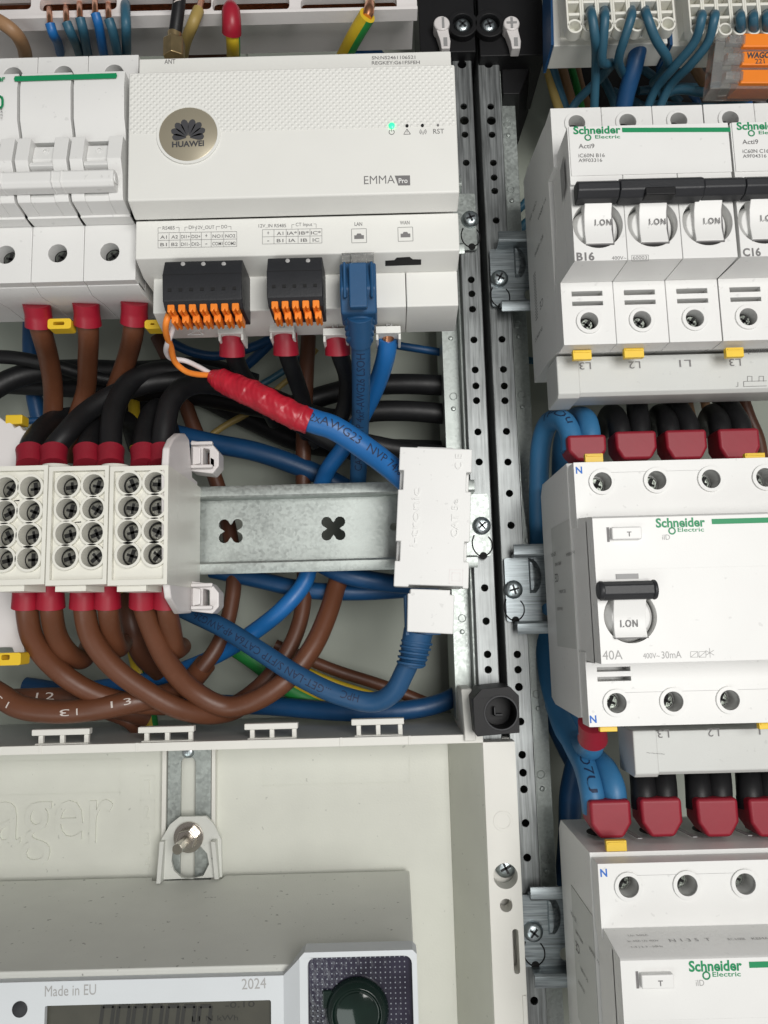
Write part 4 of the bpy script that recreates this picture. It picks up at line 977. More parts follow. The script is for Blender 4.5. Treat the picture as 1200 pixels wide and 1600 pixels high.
# yellow locking clips on the devices
def clip(par, u0,v0,u1,v1,z,dy=0):
    m = MB(); a, b = W(u0,v0,z), W(u1,v1,z); m.box(a.x,b.x,b.y+dy,a.y+dy,z-2,z); m.box(a.x+.4,b.x-.4,a.y+dy-1.0,a.y+dy-.4,z,z+.3)
    return m.build('locking_clip', YELC, par, bevel=.4)
clip(b1,895,547,925,561,47); clip(b1,975,544,1007,558,47); clip(b2_,1134,543,1163,557,47)
clip(r1,914,709,943,722,46); clip(r1,1164,708,1196,716,46); clip(r1,937,1131,965,1143,49); clip(r1,1186,1128,1212,1139,49)
c = clip(r2,947,1314,980,1330,46)
m = MB()
for x in (71,89,107,125): m.lathe((x,0,27),[(5.2,Y(900,1310,30)*0-73.95),(5.2,-73.7)],24,'y'); 
m.build('entry_hole', DARK, r2)
m = MB()
for x in (79,97,115): m.hexa([(x-2,-73.9,14),(x-.6,-73.9,14),(x+2.6,-73.9,36),(x+1.2,-73.9,36),(x-2,-73.6,14),(x-.6,-73.6,14),(x+2.6,-73.6,36),(x+1.2,-73.6,36)])
m.build('barrier_slot', SHADE, r2)

# ------------------------------------------------------------------ white terminal blocks on the middle rail, with end bracket
ZT = 45
def block(u0,u1,label,cols,rows,last=False):
    xa, xb = X(u0,820,ZT), X(u1,820,ZT); yt, yb = Y((u0+u1)/2, 728, ZT), Y((u0+u1)/2, 914, ZT)
    t = thing('terminal_block', ((xa+xb)/2, yb, 0), label, 'terminal block', 'white terminal blocks on the middle rail')
    cs = [X(u,820,ZT) for u in cols]; rs = [Y(150,v,ZT) for v in rows]
    m = MB(); m.box(xa,xb,yb,yt,0,33)
    m.plate(rect(xa,xb,yb,yt), [rect(xa+1.3,xb-1.3,yb+1.8,yt-1.6,.4)], 33.05, ZT)
    m.plate(rect(xa+1.35,xb-1.35,yb+1.85,yt-1.65), [circ(x,y,3.55,28) for x in cs for y in rs], 33.1, ZT-1.6)
    for x in cs:
        for y in rs: m.ring((x,y,ZT-1.6), 3.55,4.4,-1,1.5,n=32)
    # scalloped skirt under and over the block
    m.prism_y([(xa+4,30),(xb-6,30),(xb-7.5,43),(xa+2.5,43)], yb-2.0, yb-.02)
    m.lathe((xb-1.0,yt+.0,36),[(5.5,-.3),(4.6,1.6),(3.2,1.6)],24,'y') if not last else None
    m.build('housing', IVORY, t, bevel=.3)
    for i, x in enumerate(cs):
        for j, y in enumerate(rs):
            wells(t, x+.4, y-.2, 39.4, 2.8, random.uniform(0,180), SCREWL)
    m = MB()
    for x in cs:
        for y in rs: m.lathe((x,y,33.3),[(3.5,0),(3.5,6.2)],20)
    m.build('shaded_well_floor', DARK, t)  # dark discs stand in for shade deep in the screw wells
    return t
rows = (758,795,833,870)
block(-22,72,'white double row terminal block at the left edge of the middle rail',(6,45),rows)
block(73.5,168,'white double row terminal block in the middle of the three',(103,144),(757,794,832,869))
block(170,262,'white double row terminal block next to the end bracket',(200,241),(756,793,831,868),True)
eb = thing('end_bracket', (X(285,830,ZT),Y(300,960,20),0), 'milky white end bracket clamping the terminal blocks on the bare rail', 'end bracket')
m = MB()
xe_ = X(309,820,3); xf_ = X(262,820,46)
pr = []
for u,v in ((263,732),(265,700),(271,686),(281,677),(290,677),(296,686),(301,745),(309,752),(309,893),(302,902),(300,958),(282,959),(268,935),(264,905)):
    y, z = ZX(u,v,xe_); pr.append((y, max(-2, min(50, z))))
m.prism_x(pr, xe_-2.6, xe_)
m.build('body', PINKW, eb, bevel=.8, segs=3)
for v0,v1,sg in ((686,742,1),(906,961,-1)):
    m = MB(); z = 12
    o_ = [W(u,v,z) for u,v in ((298,v0+2),(330,v0+6),(342,v0+20),(342,v0+42),(332,v1-2),(298,v1-6))]
    h_ = [W(u,v,z) for u,v in ((317,v0+14),(327,v0+16),(327,v1-14),(317,v1-15))]
    m.plate([(q.x,q.y) for q in o_], [[(q.x,q.y) for q in h_]], z-9, z)
    for i in (0,1):
        a = W(300,(v0+8 if i == 0 else v1-12),z); b = W(334,(v0+10 if i == 0 else v1-10),z); m.box(a.x,b.x,a.y-.9,a.y+.5,z+.05,z+2.6)
    a = W(302,v0+12,z); b = W(315,v1-14,z); m.prism_z([(a.x,a.y),(b.x,a.y-.6),(b.x,b.y+.6),(a.x,b.y)], z+.05, z+1.8)
    m.build('foot_clip', PINKW, eb, bevel=.5)
# partly hidden light-grey devices behind the block at the left edge
od = thing('rail_adapter', (X(20,700,20),Y(20,720,20),0), 'pale plastic device end showing behind the left terminal block', 'rail adapter')
m = MB(); z = 12
o_ = [W(u,v,z) for u,v in ((-60,640),(0,652),(10,660),(16,658),(22,668),(30,664),(36,672),(50,672),(56,690),(50,760),(-60,760))]
m.prism_z([(q.x,q.y) for q in o_], 2, z); m.build('body', PINKW, od, bevel=.6)
m = MB(); o_ = [W(u,v,z) for u,v in ((-60,900),(26,900),(34,960),(34,1025),(20,1028),(14,1012),(0,1012),(-60,1016))]
m.prism_z([(q.x,q.y) for q in o_], 2, z-2); m.build('lower_body', PINKW, od, bevel=.6)
m = MB(); a, b = W(-20,1021,22), W(34,1039,22); m.plate(rect(a.x,b.x,b.y,a.y,.8), [rect(X(4,1030,22),X(17,1030,22),Y(9,1031,22),a.y-.6,.5)], 16,23); m.build('locking_clip', YELC, od, bevel=.4)
m = MB(); a, b = W(12,650,10), W(38,664,10); m.box(a.x,b.x,b.y,a.y,6,12); m.build('locking_clip', YELC, od, bevel=.5)
for a4 in ((80,503,116,518),(230,505,256,518)):
    a, b = W(a4[0],a4[1],30), W(a4[2],a4[3],30); m = MB(); m.plate(rect(a.x,b.x,b.y,a.y,1), [rect(a.x+2,b.x-2.5,b.y+1.4,a.y-1.2,.5)], 28,33)
    m.build('locking_clip', YELC, lb, bevel=.4)

# ------------------------------------------------------------------ white coupler module
kc = thing('data_coupler', (X(675,900,30),Y(675,990,30),8), 'white inline data cable coupler clipped at the right end of the bare rail', 'cable coupler')
z1 = 30
q = [W(u,v,z1) for u,v in ((625,698),(738,702),(732,920),(615,916))]
ctr = sum((p for p in q), Vector())/4
def cpt(fu, fv, z): # bilinear position on the coupler face
    a = q[0].lerp(q[1],fu); b = q[3].lerp(q[2],fu); p = a.lerp(b,fv); return Vector((p.x,p.y,z))
fo = [(0,0),(1,0),(1,.17),(.93,.17),(.93,.31),(1,.31),(1,.67),(.93,.67),(.93,.81),(1,.81),(1,1),(.92,1),(.92,.985),(.2,.985),(.2,1),(0,1),(0,.82),(.065,.82),(.065,.68),(0,.68),(0,.31),(.065,.31),(.065,.17),(0,.17)]
m = MB(); m.prism_z([tuple(cpt(a,b,0).xy) for a,b in fo], z1-4, z1); m.prism_z([tuple(cpt(a,b,0).xy) for a,b in ((.02,.01),(.98,.01),(.98,.985),(.02,.985))], 2, z1-4.05)
m.prism_z([tuple(cpt(a,b,0).xy) for a,b in ((.24,-.02),(.76,-.02),(.76,.02),(.24,.02))], z1-9, z1-3)
m.build('housing', WHITE, kc, bevel=.45, segs=3)
m = MB(); qq = [W(u,v,28) for u,v in ((641,920),(704,922),(703,929),(710,930),(708,991),(636,987),(637,927),(641,927))]
m.prism_z([(p.x,p.y) for p in qq], 13, 28.5); m.build('latch_cap', WHITE, kc, bevel=.4, segs=3)
m = MB()
def ct(s_, fu, fv0, fv1, h): a, b = cpt(fu,fv0,z1), cpt(fu,fv1,z1); m.text(s_, a, b, h, lift=.4, thick=.4)
ct('i-tronic', .30, .72, .30, 3.0); ct('CAT 5e', .83, .64, .37, 2.3); ct('C E', .86, .15, .04, 2.4)
m.build('embossed_lettering', WHITE, kc)
m = MB()
for d in (0,.035):
    cc = [cpt(a,b,z1) for a,b in ((.74+d,.87+d*.6),(.92-d,.87+d*.6),(.92-d,.97-d*.6),(.74+d,.97-d*.6))]
    for i in range(4): m.line(cc[i],cc[(i+1)%4],.28,lift=.14)
m.build('double_square_mark', PINKW, kc)

# ------------------------------------------------------------------ cables
def uv(pts, z=None): return [W(p[0],p[1],p[2] if len(p) > 2 else z) for p in pts]
def cable(name, label, pts, r, m_, cat='cable', group=None, ferr=None, fm=None, prints=None, tip=None, fr=1.18):
    """ferr: list of (pts) sleeves; prints: (text, s0, s1, h, off, ink, flip); tip: (pts, r, material)"""
    P = uv(pts)
    m = MB(); m.tube(P, r)
    if not ferr and not prints and not tip: return tag(m.build(name, m_), label, cat, group)
    c = P[0]; t = thing(name, c, label, cat, group)
    m.build('jacket', m_, t)
    for f in (ferr or []):
        k = MB(); F = uv(f); k.tube(F, [r*fr*1.03]+[r*fr]*(len(F)-2)+[r*fr*1.08], 24, 6); k.build('ferrule', fm or RED, t, bevel=.0)
    for (s_, s0, s1, h, off, ink, flip) in (prints or []):
        k = MB(); k.text_on(s_, P, r, s0, s1, h, off, .0, flip); k.build('printed_text', ink, t)
    if tip: k = MB(); k.tube(uv(tip[0]), tip[1], 12, 4); k.build('bare_conductor', tip[2], t)
    return t
def striped(name, label, pts, r, group=None, spin=0., twist=0., tip=None):
    """green and yellow earth wire: one jacket mesh, two materials"""
    P = uv(pts); m = MB(); n = 20; m.tube(P, r, n)
    k = 0
    for i, f in enumerate(m.f):
        if len(f) == 4:
            j = (i % n); a = ((j+.5)/n*2*math.pi+spin+twist*i/n) % (2*math.pi); m.mi[i] = 0 if a < math.pi*.95 else 1
    if not tip: return tag(m.build(name, [JYEL, JGRN]), label, 'wire', group)
    t = thing(name, P[0], label, 'wire', group); m.build('jacket', [JYEL, JGRN], t)
    for (tp, tr, tm, nm) in tip: k = MB(); k.tube(uv(tp), tr, 12, 4); k.build(nm, tm, t)
    return t
# brown cables from the left breaker
G1 = 'brown cables leaving the left breaker'
cable('brown_cable','brown cable with red ferrule, leftmost under the left breaker',[(58,490,32),(64,515,28),(76,560,10),(83,610,-6),(82,660,-14),(76,720,-20)],3.85,JBRN,group=G1,ferr=[[(57,474,35),(60,492,32),(62,510,29.5)]],fr=1.22)
cable('brown_cable','brown cable with red ferrule, middle one under the left breaker',[(135,488,32),(138,515,28),(137,565,10),(134,610,-6),(120,655,-12),(105,720,-18)],3.75,JBRN,group=G1,ferr=[[(134,472,35),(136,490,32),(137,507,29.5)]],fr=1.22)
cable('brown_cable','brown cable with red ferrule, rightmost under the left breaker',[(210,486,32),(209,512,28),(200,555,10),(184,600,-4),(165,650,-14),(150,720,-22)],3.85,JBRN,group=G1,ferr=[[(210,470,35),(210,488,32),(210,505,29.5)]],fr=1.22)
# black cables from the top of the terminal blocks
G2 = 'black cables rising from the terminal blocks'
def bk(label, fu, pts, r=4.1):
    cable('black_cable', label, [(fu,722,24),(fu,703,22)]+pts, r, JBLK, group=G2, ferr=[[(fu,728,25),(fu,715,23.5),(fu,704,22)]], fm=CRIM, fr=1.13)
bk('black cable in the leftmost red ferrule on top of the terminal blocks',47,[(62,676,8),(90,655,-12),(140,650,-26),(230,665,-40)])
bk('black cable in the second red ferrule on top of the terminal blocks',84,[(102,680,20),(135,645,12),(185,614,5),(250,596,0),(340,600,-5),(430,640,-10),(520,678,-18),(620,702,-24),(700,712,-26)])
bk('black cable in the third red ferrule on top of the terminal blocks',136,[(150,676,10),(170,655,-8),(200,660,-22),(215,700,-34)])
bk('black cable in the fourth red ferrule on top of the terminal blocks',173,[(174,670,18),(182,630,12),(205,596,6),(250,580,0),(330,588,-8),(420,620,-14),(500,650,-24),(560,655,-28)])
bk('black cable in the fifth red ferrule on top of the terminal blocks',225,[(228,672,14),(238,645,4),(252,640,-6),(270,690,-20)])
bk('black cable in the red ferrule nearest the end bracket',253,[(258,662,20),(268,626,16),(292,604,10),(330,600,4),(400,622,-4),(470,662,-10),(540,700,-16),(640,728,-24)])
for i,(lb_,pts,r) in enumerate((
 ('thin black cable crossing the left edge above the others',[(-40,556,-10),(30,560,-10),(90,573,-14),(160,592,-22),(260,600,-30)],2.9),
 ('black cable curving in from the left edge behind the brown ones',[(-60,650,-12),(-10,608,-14),(40,585,-18),(120,578,-22),(220,580,-26),(320,575,-28),(400,600,-30)],4.6),
 ('straight black cable running level below the curved one at left',[(-40,598,-34),(60,603,-34),(180,610,-34),(300,618,-34),(420,640,-34)],4.4),
 ('upper black cable running level into the left upright',[(440,640,-30),(500,620,-32),(560,605,-32),(620,600,-32),(730,604,-34)],4.6),
 ('lower black cable running level into the left upright',[(480,690,-30),(520,662,-32),(570,645,-32),(630,642,-32),(730,650,-34)],4.6),
 ('thick black cable deep behind the tape covered cable',[(180,640,-44),(280,610,-44),(380,650,-46),(470,690,-46),(560,700,-46),(720,706,-46)],5.0))):
    cable('black_cable', lb_, pts, r, JBLK, group='black cables lying across the cabinet')
# black cables of the controller
G3 = 'black cables entering the controller'
for u,v,rest,lb_ in ((362,524,[(366,556,28),(382,590,12),(410,625,-8),(430,660,-24)],'black cable under the seven pole plug of the controller'),
                (446,522,[(450,556,28),(462,592,12),(474,630,-6),(480,680,-22)],'black cable under the five pole plug of the controller'),
                (527,522,[(532,556,28),(542,590,14),(540,630,2),(524,665,-8),(490,690,-18)],'black cable beside the blue patch plug under the controller')):
    cable('black_cable', lb_, [(u,v-8,36),(u+2,v+18,34)]+rest, 3.3, JBLK, group=G3, ferr=[[(u-1,v-8,37),(u,v+8,35.5),(u+1,v+32,33)]], fr=1.3)
# bright blue neutral cable of the controller
cable('blue_cable','bright blue cable with bare copper end at the right entry of the controller',[(606,529,36),(604,550,32),(590,598,18),(566,650,4),(538,698,-6),(510,738,-14),(494,790,-20),(486,850,-18),(478,905,-16),(448,945,-14),(400,985,-18),(330,1028,-28),(240,1060,-36),(120,1080,-42)],3.45,JBLU,tip=([(607,518,38),(606,532,36)],2.2,COPPER))
cable('blue_cable','dark blue cable looping behind the end bracket to the bare rail',[(250,672,-26),(320,690,-24),(400,706,-24),(460,726,-26),(520,752,-30),(600,800,-36)],4.3,JNAVY)
cable('blue_cable','blue cable behind the lower edge of the bare rail, upper of two',[(500,880,-20),(540,898,-16),(600,910,-18),(680,916,-26)],3.9,JNAVY)
cable('blue_cable','blue cable behind the lower edge of the bare rail, lower of two',[(330,890,-30),(400,905,-28),(480,922,-26),(560,925,-26),(650,920,-30)],3.6,JNAVY)
cable('blue_cable','blue cable rising from the tray into the left upright',[(40,1072,-50),(180,1092,-46),(420,1103,-40),(540,1112,-34),(630,1110,-32),(690,1098,-34),(740,1070,-40)],4.0,JNAVY)
cable('blue_cable','straight blue cable standing behind the leftmost brown cable',[(50,470,-40),(48,540,-42),(52,610,-44),(62,660,-46)],3.6,JNAVY)
cable('blue_wire','thin blue wire above the left terminal block',[(36,658,-24),(80,656,-26),(150,652,-30)],1.5,JNAVY,'wire')
cable('blue_wire','thin blue wire arching under the seven pole plug',[(262,532,-16),(300,550,-18),(340,556,-20),(400,540,-24),(430,525,-26)],2.0,JNAVY,'wire')
cable('blue_wire','thin blue wire rising to the five pole plug',[(340,600,-40),(380,575,-34),(410,548,-30),(428,530,-26)],2.2,JNAVY,'wire')
cable('blue_wire','thin slate blue wire behind the taped cable',[(360,625,-46),(410,600,-46),(450,575,-46),(470,560,-46)],1.6,JTEAL,'wire')
cable('blue_wire','thin blue wire running level under the right corner of the controller',[(600,536,-30),(640,543,-34),(700,552,-38)],1.8,JNAVY,'wire')
cable('yellow_wire','thin yellow wire slanting behind the brown vertical cable',[(495,545,-40),(470,575,-42),(430,610,-44)],1.3,JOLV,'wire')
cable('olive_wire','thin olive wire between end bracket and black bundle',[(312,694,-40),(350,666,-40),(400,640,-42)],1.5,JOLV,'wire')
cable('yellow_wire','yellow wire between the fourth and fifth ferrules',[(208,600,-36),(210,650,-34),(212,700,-30)],2.6,JYEL,'wire')
# brown cables of the middle field
G4 = 'brown cables running down behind the middle rail'
cable('brown_cable','brown cable passing straight down behind the bare rail under the five pole plug',[(482,525,-26),(478,600,-27),(474,700,-27),(474,800,-28),(476,900,-26),(470,965,-22),(448,1020,-18),(412,1066,-16),(360,1104,-18),(300,1118,-26)],3.35,JBRND,group=G4)
cable('brown_cable','brown cable slanting down behind the black bundle and the end bracket',[(246,525,-30),(272,580,-32),(300,660,-34),(330,730,-34),(352,800,-34),(365,880,-30),(362,940,-26),(345,1000,-22),(310,1050,-20),(262,1088,-22)],3.3,JBRND,group=G4)
cable('brown_cable','brown cable falling from the rail under the second cross hole',[(540,880,-24),(526,915,-20),(512,960,-14),(488,1012,-8),(450,1060,-4),(400,1094,-3),(352,1104,-4),(300,1078,0),(262,1035,8),(238,985,16),(225,945,22),(224,925,24)],4.0,JBRN,group=G4,ferr=[[(223,905,26),(224,925,24.5),(225,946,22.5)]],fr=1.22)
cable('brown_cable','thin brown cable crossing under the blue patch cable',[(430,1008,-44),(520,1046,-44),(600,1072,-44),(680,1104,-44)],2.6,JBRND)
# brown cables under the terminal blocks
G5 = 'brown cables hanging from the terminal blocks'
def bn(label, fu, pts, r=3.9, prints=None):
    cable('brown_cable', label, [(fu,926,24),(fu+1,950,23)]+pts, r, JBRN, group=G5, ferr=[[(fu-1,906,26),(fu,925,24.5),(fu,949,23)]], fr=1.2, prints=prints)
bn('brown cable in the leftmost red ferrule under the terminal blocks',41,[(52,1000,16),(88,1045,8),(140,1080,2),(200,1098,-4),(260,1102,-8)])
bn('brown cable in the second red ferrule under the terminal blocks',79,[(88,992,14),(106,1020,6),(128,1030,-4),(140,1010,-14)])
bn('brown cable in the third red ferrule under the terminal blocks',131,[(142,995,18),(175,1040,12),(225,1078,6),(282,1108,0),(332,1116,-8),(372,1106,-18),(404,1076,-24)])
bn('brown cable in the fourth red ferrule under the terminal blocks',168,[(174,985,14),(184,1012,4),(192,1005,-8)],3.7)
bn('brown cable in the red ferrule half hidden by the end bracket',260,[(268,985,14),(274,1014,4),(284,1010,-8)],3.7)
cable('brown_cable','brown cable with white printed marks lying along the tray',[(-40,1062,0),(0,1086,2),(30,1104,3),(90,1112,3),(160,1106,2),(230,1092,-2),(266,1084,-8),(300,1062,-18),(322,1036,-24)],4.4,JBRN,
      prints=[('1',19.2,19.7,2.5,.0,INKW,True),('3',13,16.5,2.5,.0,INKW,True),('1',45,45.5,2.5,0,INKW,True),('3',39,42.5,2.5,0,INKW,True),('1 3',57,64,2.5,.2,INKW,False)])
cable('brown_cable','brown cable behind the printed one at the left of the tray',[(-30,1096,-14),(40,1092,-14),(110,1092,-14),(190,1108,-18),(230,1120,-24)],4.2,JBRND,
      prints=[('L2',24,31,3.0,.3,INKW,False)])
cable('brown_cable','short brown cable dipping to the tray near the second tab',[(160,1110,-26),(200,1126,-26),(215,1140,-30)],3.0,JBRND)
cable('brown_cable','dark brown cable hanging behind the fourth and fifth ferrules',[(196,930,-20),(206,975,-18),(220,1020,-24),(250,1050,-34)],4.2,JBRND)
striped('earth_wire','green and yellow earth wire hanging beside the fifth ferrule',[(192,900,-28),(200,960,-34),(212,1020,-38),(226,1080,-40),(236,1140,-42)],3.4,spin=.4)
striped('earth_wire','green and yellow earth wire slanting under the blue data cable',[(340,995,-44),(400,1035,-44),(450,1075,-44),(520,1110,-44)],3.8,spin=3.3)
striped('earth_wire','thin green and yellow wire beside the boot of the lower data plug',[(440,1030,-50),(520,1066,-50),(600,1092,-50),(640,1108,-50)],1.8,spin=2.2)
# ------------------------------------------------------------------ data cables
pk = thing('patch_cable', W(560,400,62), 'blue patch cable plugged into the LAN port of the controller, hanging straight down', 'patch cable')
zz = 63
m = MB(); 
m.prism_x([(Y(560,410,zz),55),(Y(560,410,zz),63),(Y(560,455,zz),65.5),(Y(560,492,60),61),(Y(560,492,60),50),(Y(560,455,60),50)], X(531,440,zz), X(588,440,zz)); m.build('plug_hood', JPAT, pk, bevel=.8, segs=3)
m = MB(); m.box(X(545,430,66),X(573,430,66),Y(560,482,66),Y(560,412,66),64.2,67.2); m.box(X(536,430,64),X(541,430,64),Y(560,468,64),Y(560,412,64),64,66); m.box(X(578,430,64),X(583,430,64),Y(560,468,64),Y(560,412,64),64,66)
m.build('latch_guard', JPAT, pk, bevel=.6)
m = MB(); m.box(X(534,405,60),X(584,405,60),Y(560,412,60),Y(560,402,58),54,61.5); m.box(X(549,405,62),X(573,405,62),Y(560,412,62),Y(560,398,62),61.6,63.0); m.build('plug_body', CLEAR, pk, bevel=.2)
m = MB()
for i in range(5):
    f = i/4; a = W(562,495+f*36,56-f*8); m.lathe((a.x,a.y,a.z),[(5.2-f*.8,1.1),(5.5-f*.8,.5),(5.5-f*.8,-.4),(4.3-f*.5,-.9)],28,'y')
a = W(562,490,57); b = W(563,536,46); m.tube([a,b],[4.7,3.9],24,4); m.build('strain_relief_boot', JPAT, pk, bevel=.15)
P_ = uv([(563,525,48),(564,560,40),(564,620,24),(562,690,6),(560,740,-6),(556,800,-22),(552,860,-34)])
m = MB(); m.tube(P_, 3.35); m.build('jacket', JPAT, pk)
m = MB(); m.text_on('CAT6A S/FTP 4xP-AWG26 LSOH', P_, 3.35, 5, 62, 3.1, 0, 0, True); m.build('printed_text', NVYI, pk)
# taped cable
tc_ = thing('taped_data_cable', W(480,650,26), 'blue data cable whose end is wrapped in shiny red tape, with an orange and a white conductor going to the black plug', 'data cable')
tc_['label'] = 'blue data cable wrapped in shiny red tape, its orange wire reaching a black plug'
P_ = uv([(472,652,28.6),(495,660,28.4),(520,668,28),(570,700,24),(610,730,18),(650,765,14)])
m = MB(); m.tube(P_, 4.45); m.build('jacket', JBLU, tc_)
m = MB(); m.text_on('2xAWG23  NVP 74%', P_, 4.45, 3.0, 42, 3.2, .12, 0); m.build('printed_text', NVYI, tc_)
m = MB(); T_ = uv([(330,588,26),(345,594,27),(372,606,29),(400,618,30),(430,634,30.5),(462,650,30),(484,659,29.5)]); m.tube(T_, [2.4,4.2,4.7,4.9,4.8,4.9,4.6], 36, 18)
m_v0 = list(m.v)
for i, v in enumerate(m_v0):   # folds of the wound tape
    ring, ang = divmod(i, 36); c_ = sum((m_v0[ring*36+q] for q in range(36)), Vector())/36; rad = v-c_; fr_ = (ring*.062+ang/36) % 1.0; k = v.x*.9+v.y*.55
    m.v[i] = c_+rad*(1+.055*(fr_-.5)+.03*math.sin(k*1.7+ang*.5)+.02*math.sin(v.z*2.3+v.x*3.1))
m.build('tape_wrap', TAPE, tc_)
m = MB(); m.tube(uv([(265,488,60),(260,502,60),(259,518,56),(267,542,46),(274,566,38),(290,580,34),(308,585,30),(330,586,26)]), 1.05, 12); m.build('orange_conductor', JORG, tc_)
m = MB(); m.tube(uv([(274,494,57),(270,514,54),(262,536,49),(260,550,42),(268,560,36),(290,564,34),(308,572,30),(332,585,25)]), .95, 12); m.build('white_conductor', JWHT, tc_)
# lower data cable with boot
dc = thing('data_cable', W(600,1100,5), 'blue printed data cable rising from the tray with a ribbed boot under the coupler', 'data cable')
P_ = uv([(250,935,-24),(300,958,-14),(350,982,-8),(410,1020,-2),(470,1058,2),(530,1086,4),(585,1097,6),(614,1082,10),(632,1050,14),(648,1015,18)])
m = MB(); m.tube(P_, 3.75); m.build('jacket', JPAT, dc)
m = MB(); m.text_on('...GET-LAN S/FTP CAT6A 4P-AWG26', P_, 3.75, 24, 88, 3.0, 0, 0, True); m.text_on('HPC', P_, 3.75, 92, 99, 3.0, .3, 0, True); m.build('printed_text', NVYI, dc)
m = MB(); m.tube(uv([(654,985,20),(650,1005,19),(644,1038,17)]), [5.4,5.2,4.6], 28, 4)
for i in range(5):
    a = W(651.5-i*2.2,1002+i*8.2,18.8); m.lathe((0,0,0),[(5.6-i*.1,.6),(5.9-i*.1,.1),(5.6-i*.1,-.6)],24,'y') if False else None
    b = W(651-i*2.2,1006+i*8.2,18.8); m.tube([a,b],[5.9-i*.12,5.7-i*.12],28,3)
m.prism_y([(X(632,960,18),10),(X(686,960,18),10),(X(686,960,18),24),(X(632,960,18),24)], Y(660,992,18), Y(660,930,18))
m.build('strain_relief_boot', JPAT, dc, bevel=.3)

# ------------------------------------------------------------------ right column: twin ferrules with their cables
GT = 'crimson twin ferrules over the residual current switches'
def twin(label, pu, v0, v1, w0, pts_l, pts_r, z, mat_l, r=4.3, prints=None, taper=.22):
    """wide flat ferrule from v0 (top) to v1 centred on pu; two cables leave upwards"""
    t = thing('twin_cable', W(pu,v1,z), label, 'twin cable', GT)
    a = W(pu-w0/2,v0,z); b = W(pu+w0/2,v0,z); c = Y(pu,v1,z); yt = (a.y+b.y)/2; h = yt-c; wd = b.x-a.x
    m = MB()
    o_ = [(a.x,yt),(a.x,yt-h*.62),(a.x+wd*taper,c),(b.x-wd*taper,c),(b.x,yt-h*.62),(b.x,yt)]
    i_ = [(a.x+1.2,z-2.6),(a.x,z),(a.x+1.2,z+3.2)]
    m.prism_z(o_, z-5.4, z+5.4)
    m.build('twin_ferrule', CRIM, t, bevel=1.3, segs=3)
    for P_, off in ((pts_l,-1),(pts_r,1)):
        k = MB(); PP = uv(P_); PP[0] = PP[0]-Vector((0,0,1.2)); PP[1] = PP[1]-Vector((0,0,.8)); k.tube(PP, r); j = k.build('jacket', mat_l, t)
        if prints and off == prints[0]:
            k = MB(); k.text_on(prints[1], PP, r, prints[2], prints[3], 3.2, prints[4], 0, prints[5]); k.build('printed_text', NVYI, t)
    return t
twin('two light blue cables in one crimson ferrule over the middle switch',911,684,724,60,
     [(895,705,28),(893,680,27),(880,658,22),(858,660,12),(846,690,4),(842,760,-6),(842,840,-16),(846,1000,-30),(856,1060,-30)],[(923,705,28),(922,675,27),(914,654,20),(896,655,8),(880,690,-4),(876,760,-20)],27,JSKY,3.9,(-1,'nOd1',9,22,.1,False))
for i,(u,lb_) in enumerate(((986,'two black cables in a crimson twin ferrule, second over the middle switch'),(1063,'two black cables in a crimson twin ferrule, third over the middle switch'),(1144,'two black cables in a crimson twin ferrule, fourth over the middle switch'))):
    twin(lb_,u,678-i*2,722,64,[(u-14,700,24),(u-17,672,23),(u-24,652,14),(u-34,648,0),(u-44,672,-16)],[(u+15,700,24),(u+14,668,22),(u+(10 if i==0 else -2),640,14),(u+(8 if i==0 else -16),622,0),(u+(8 if i==0 else -24),612,-16)],25,JBLK,4.0,taper=.16)
twin('two light blue cables in one crimson ferrule over the bottom switch',946,1245,1304,64,
     [(930,1270,32),(926,1240,32),(915,1200,24),(895,1160,10),(872,1110,-4),(856,1050,-16),(850,980,-24)],[(962,1270,32),(960,1235,32),(948,1205,26),(926,1180,14),(900,1140,2),(880,1090,-10)],32,JSKY,4.0,(-1,'PRO7U',6,26,.1,True))
for i,(u,lb_) in enumerate(((1024,'two black cables in a crimson twin ferrule, second over the bottom switch'),(1110,'two black cables in a crimson twin ferrule, third over the bottom switch'),(1190,'two black cables in a crimson twin ferrule at the right edge over the bottom switch'))):
    twin(lb_,u,1242,1302-(i==2)*0,64,[(u-15,1265,32),(u-17,1236,31),(u-22,1200,22),(u-30,1165,8)],[(u+16,1265,32),(u+15,1236,31),(u+10,1196,22),(u+4,1160,8)],32,JBLK,4.3)
cable('blue_cable','short blue cable with crimson ferrule under the N terminal of the middle switch',[(922,1140,34),(924,1165,28),(910,1168,16),(886,1145,4),(868,1100,-8)],4.2,JSKY,ferr=[[(926,1128,38),(926,1142,35),(926,1154,32)]],fm=CRIM,fr=1.1)
cable('blue_cable','dark blue cable running down beside the bottom switch',[(905,1180,-20),(892,1240,-26),(890,1300,-30),(884,1380,-34)],4.6,JNAVY)
cable('blue_cable','dark blue cable hanging in the gap left of the middle switch',[(848,1000,-40),(852,1080,-40),(880,1150,-40),(905,1200,-42)],5.0,JNAVY)
cable('blue_wire','slate blue wire crossing the gap beside the upper breaker',[(790,345,-40),(816,322,-36),(836,296,-34),(860,270,-34)],1.8,JTEAL,'wire')
cable('blue_wire','slate blue wire end below the upper plated rail end',[(806,560,-40),(836,564,-40),(870,566,-40)],1.6,JTEAL,'wire')
cable('blue_wire','slate blue wire behind the lug of the upper plated rail end',[(802,380,-44),(820,350,-44),(840,338,-44)],2.2,JTEAL,'wire')
for i,(u,lb_) in enumerate(((1056,'leftmost tan wire hanging behind the busbar'),(1078,'second tan wire hanging behind the busbar'),(1104,'third tan wire hanging behind the busbar'))):
    cable('tan_wire',lb_,[(u-12,580,-20),(u,640,-26),(u+14,700,-32)],1.9,JTAN,'wire','tan wires behind the upper busbar')
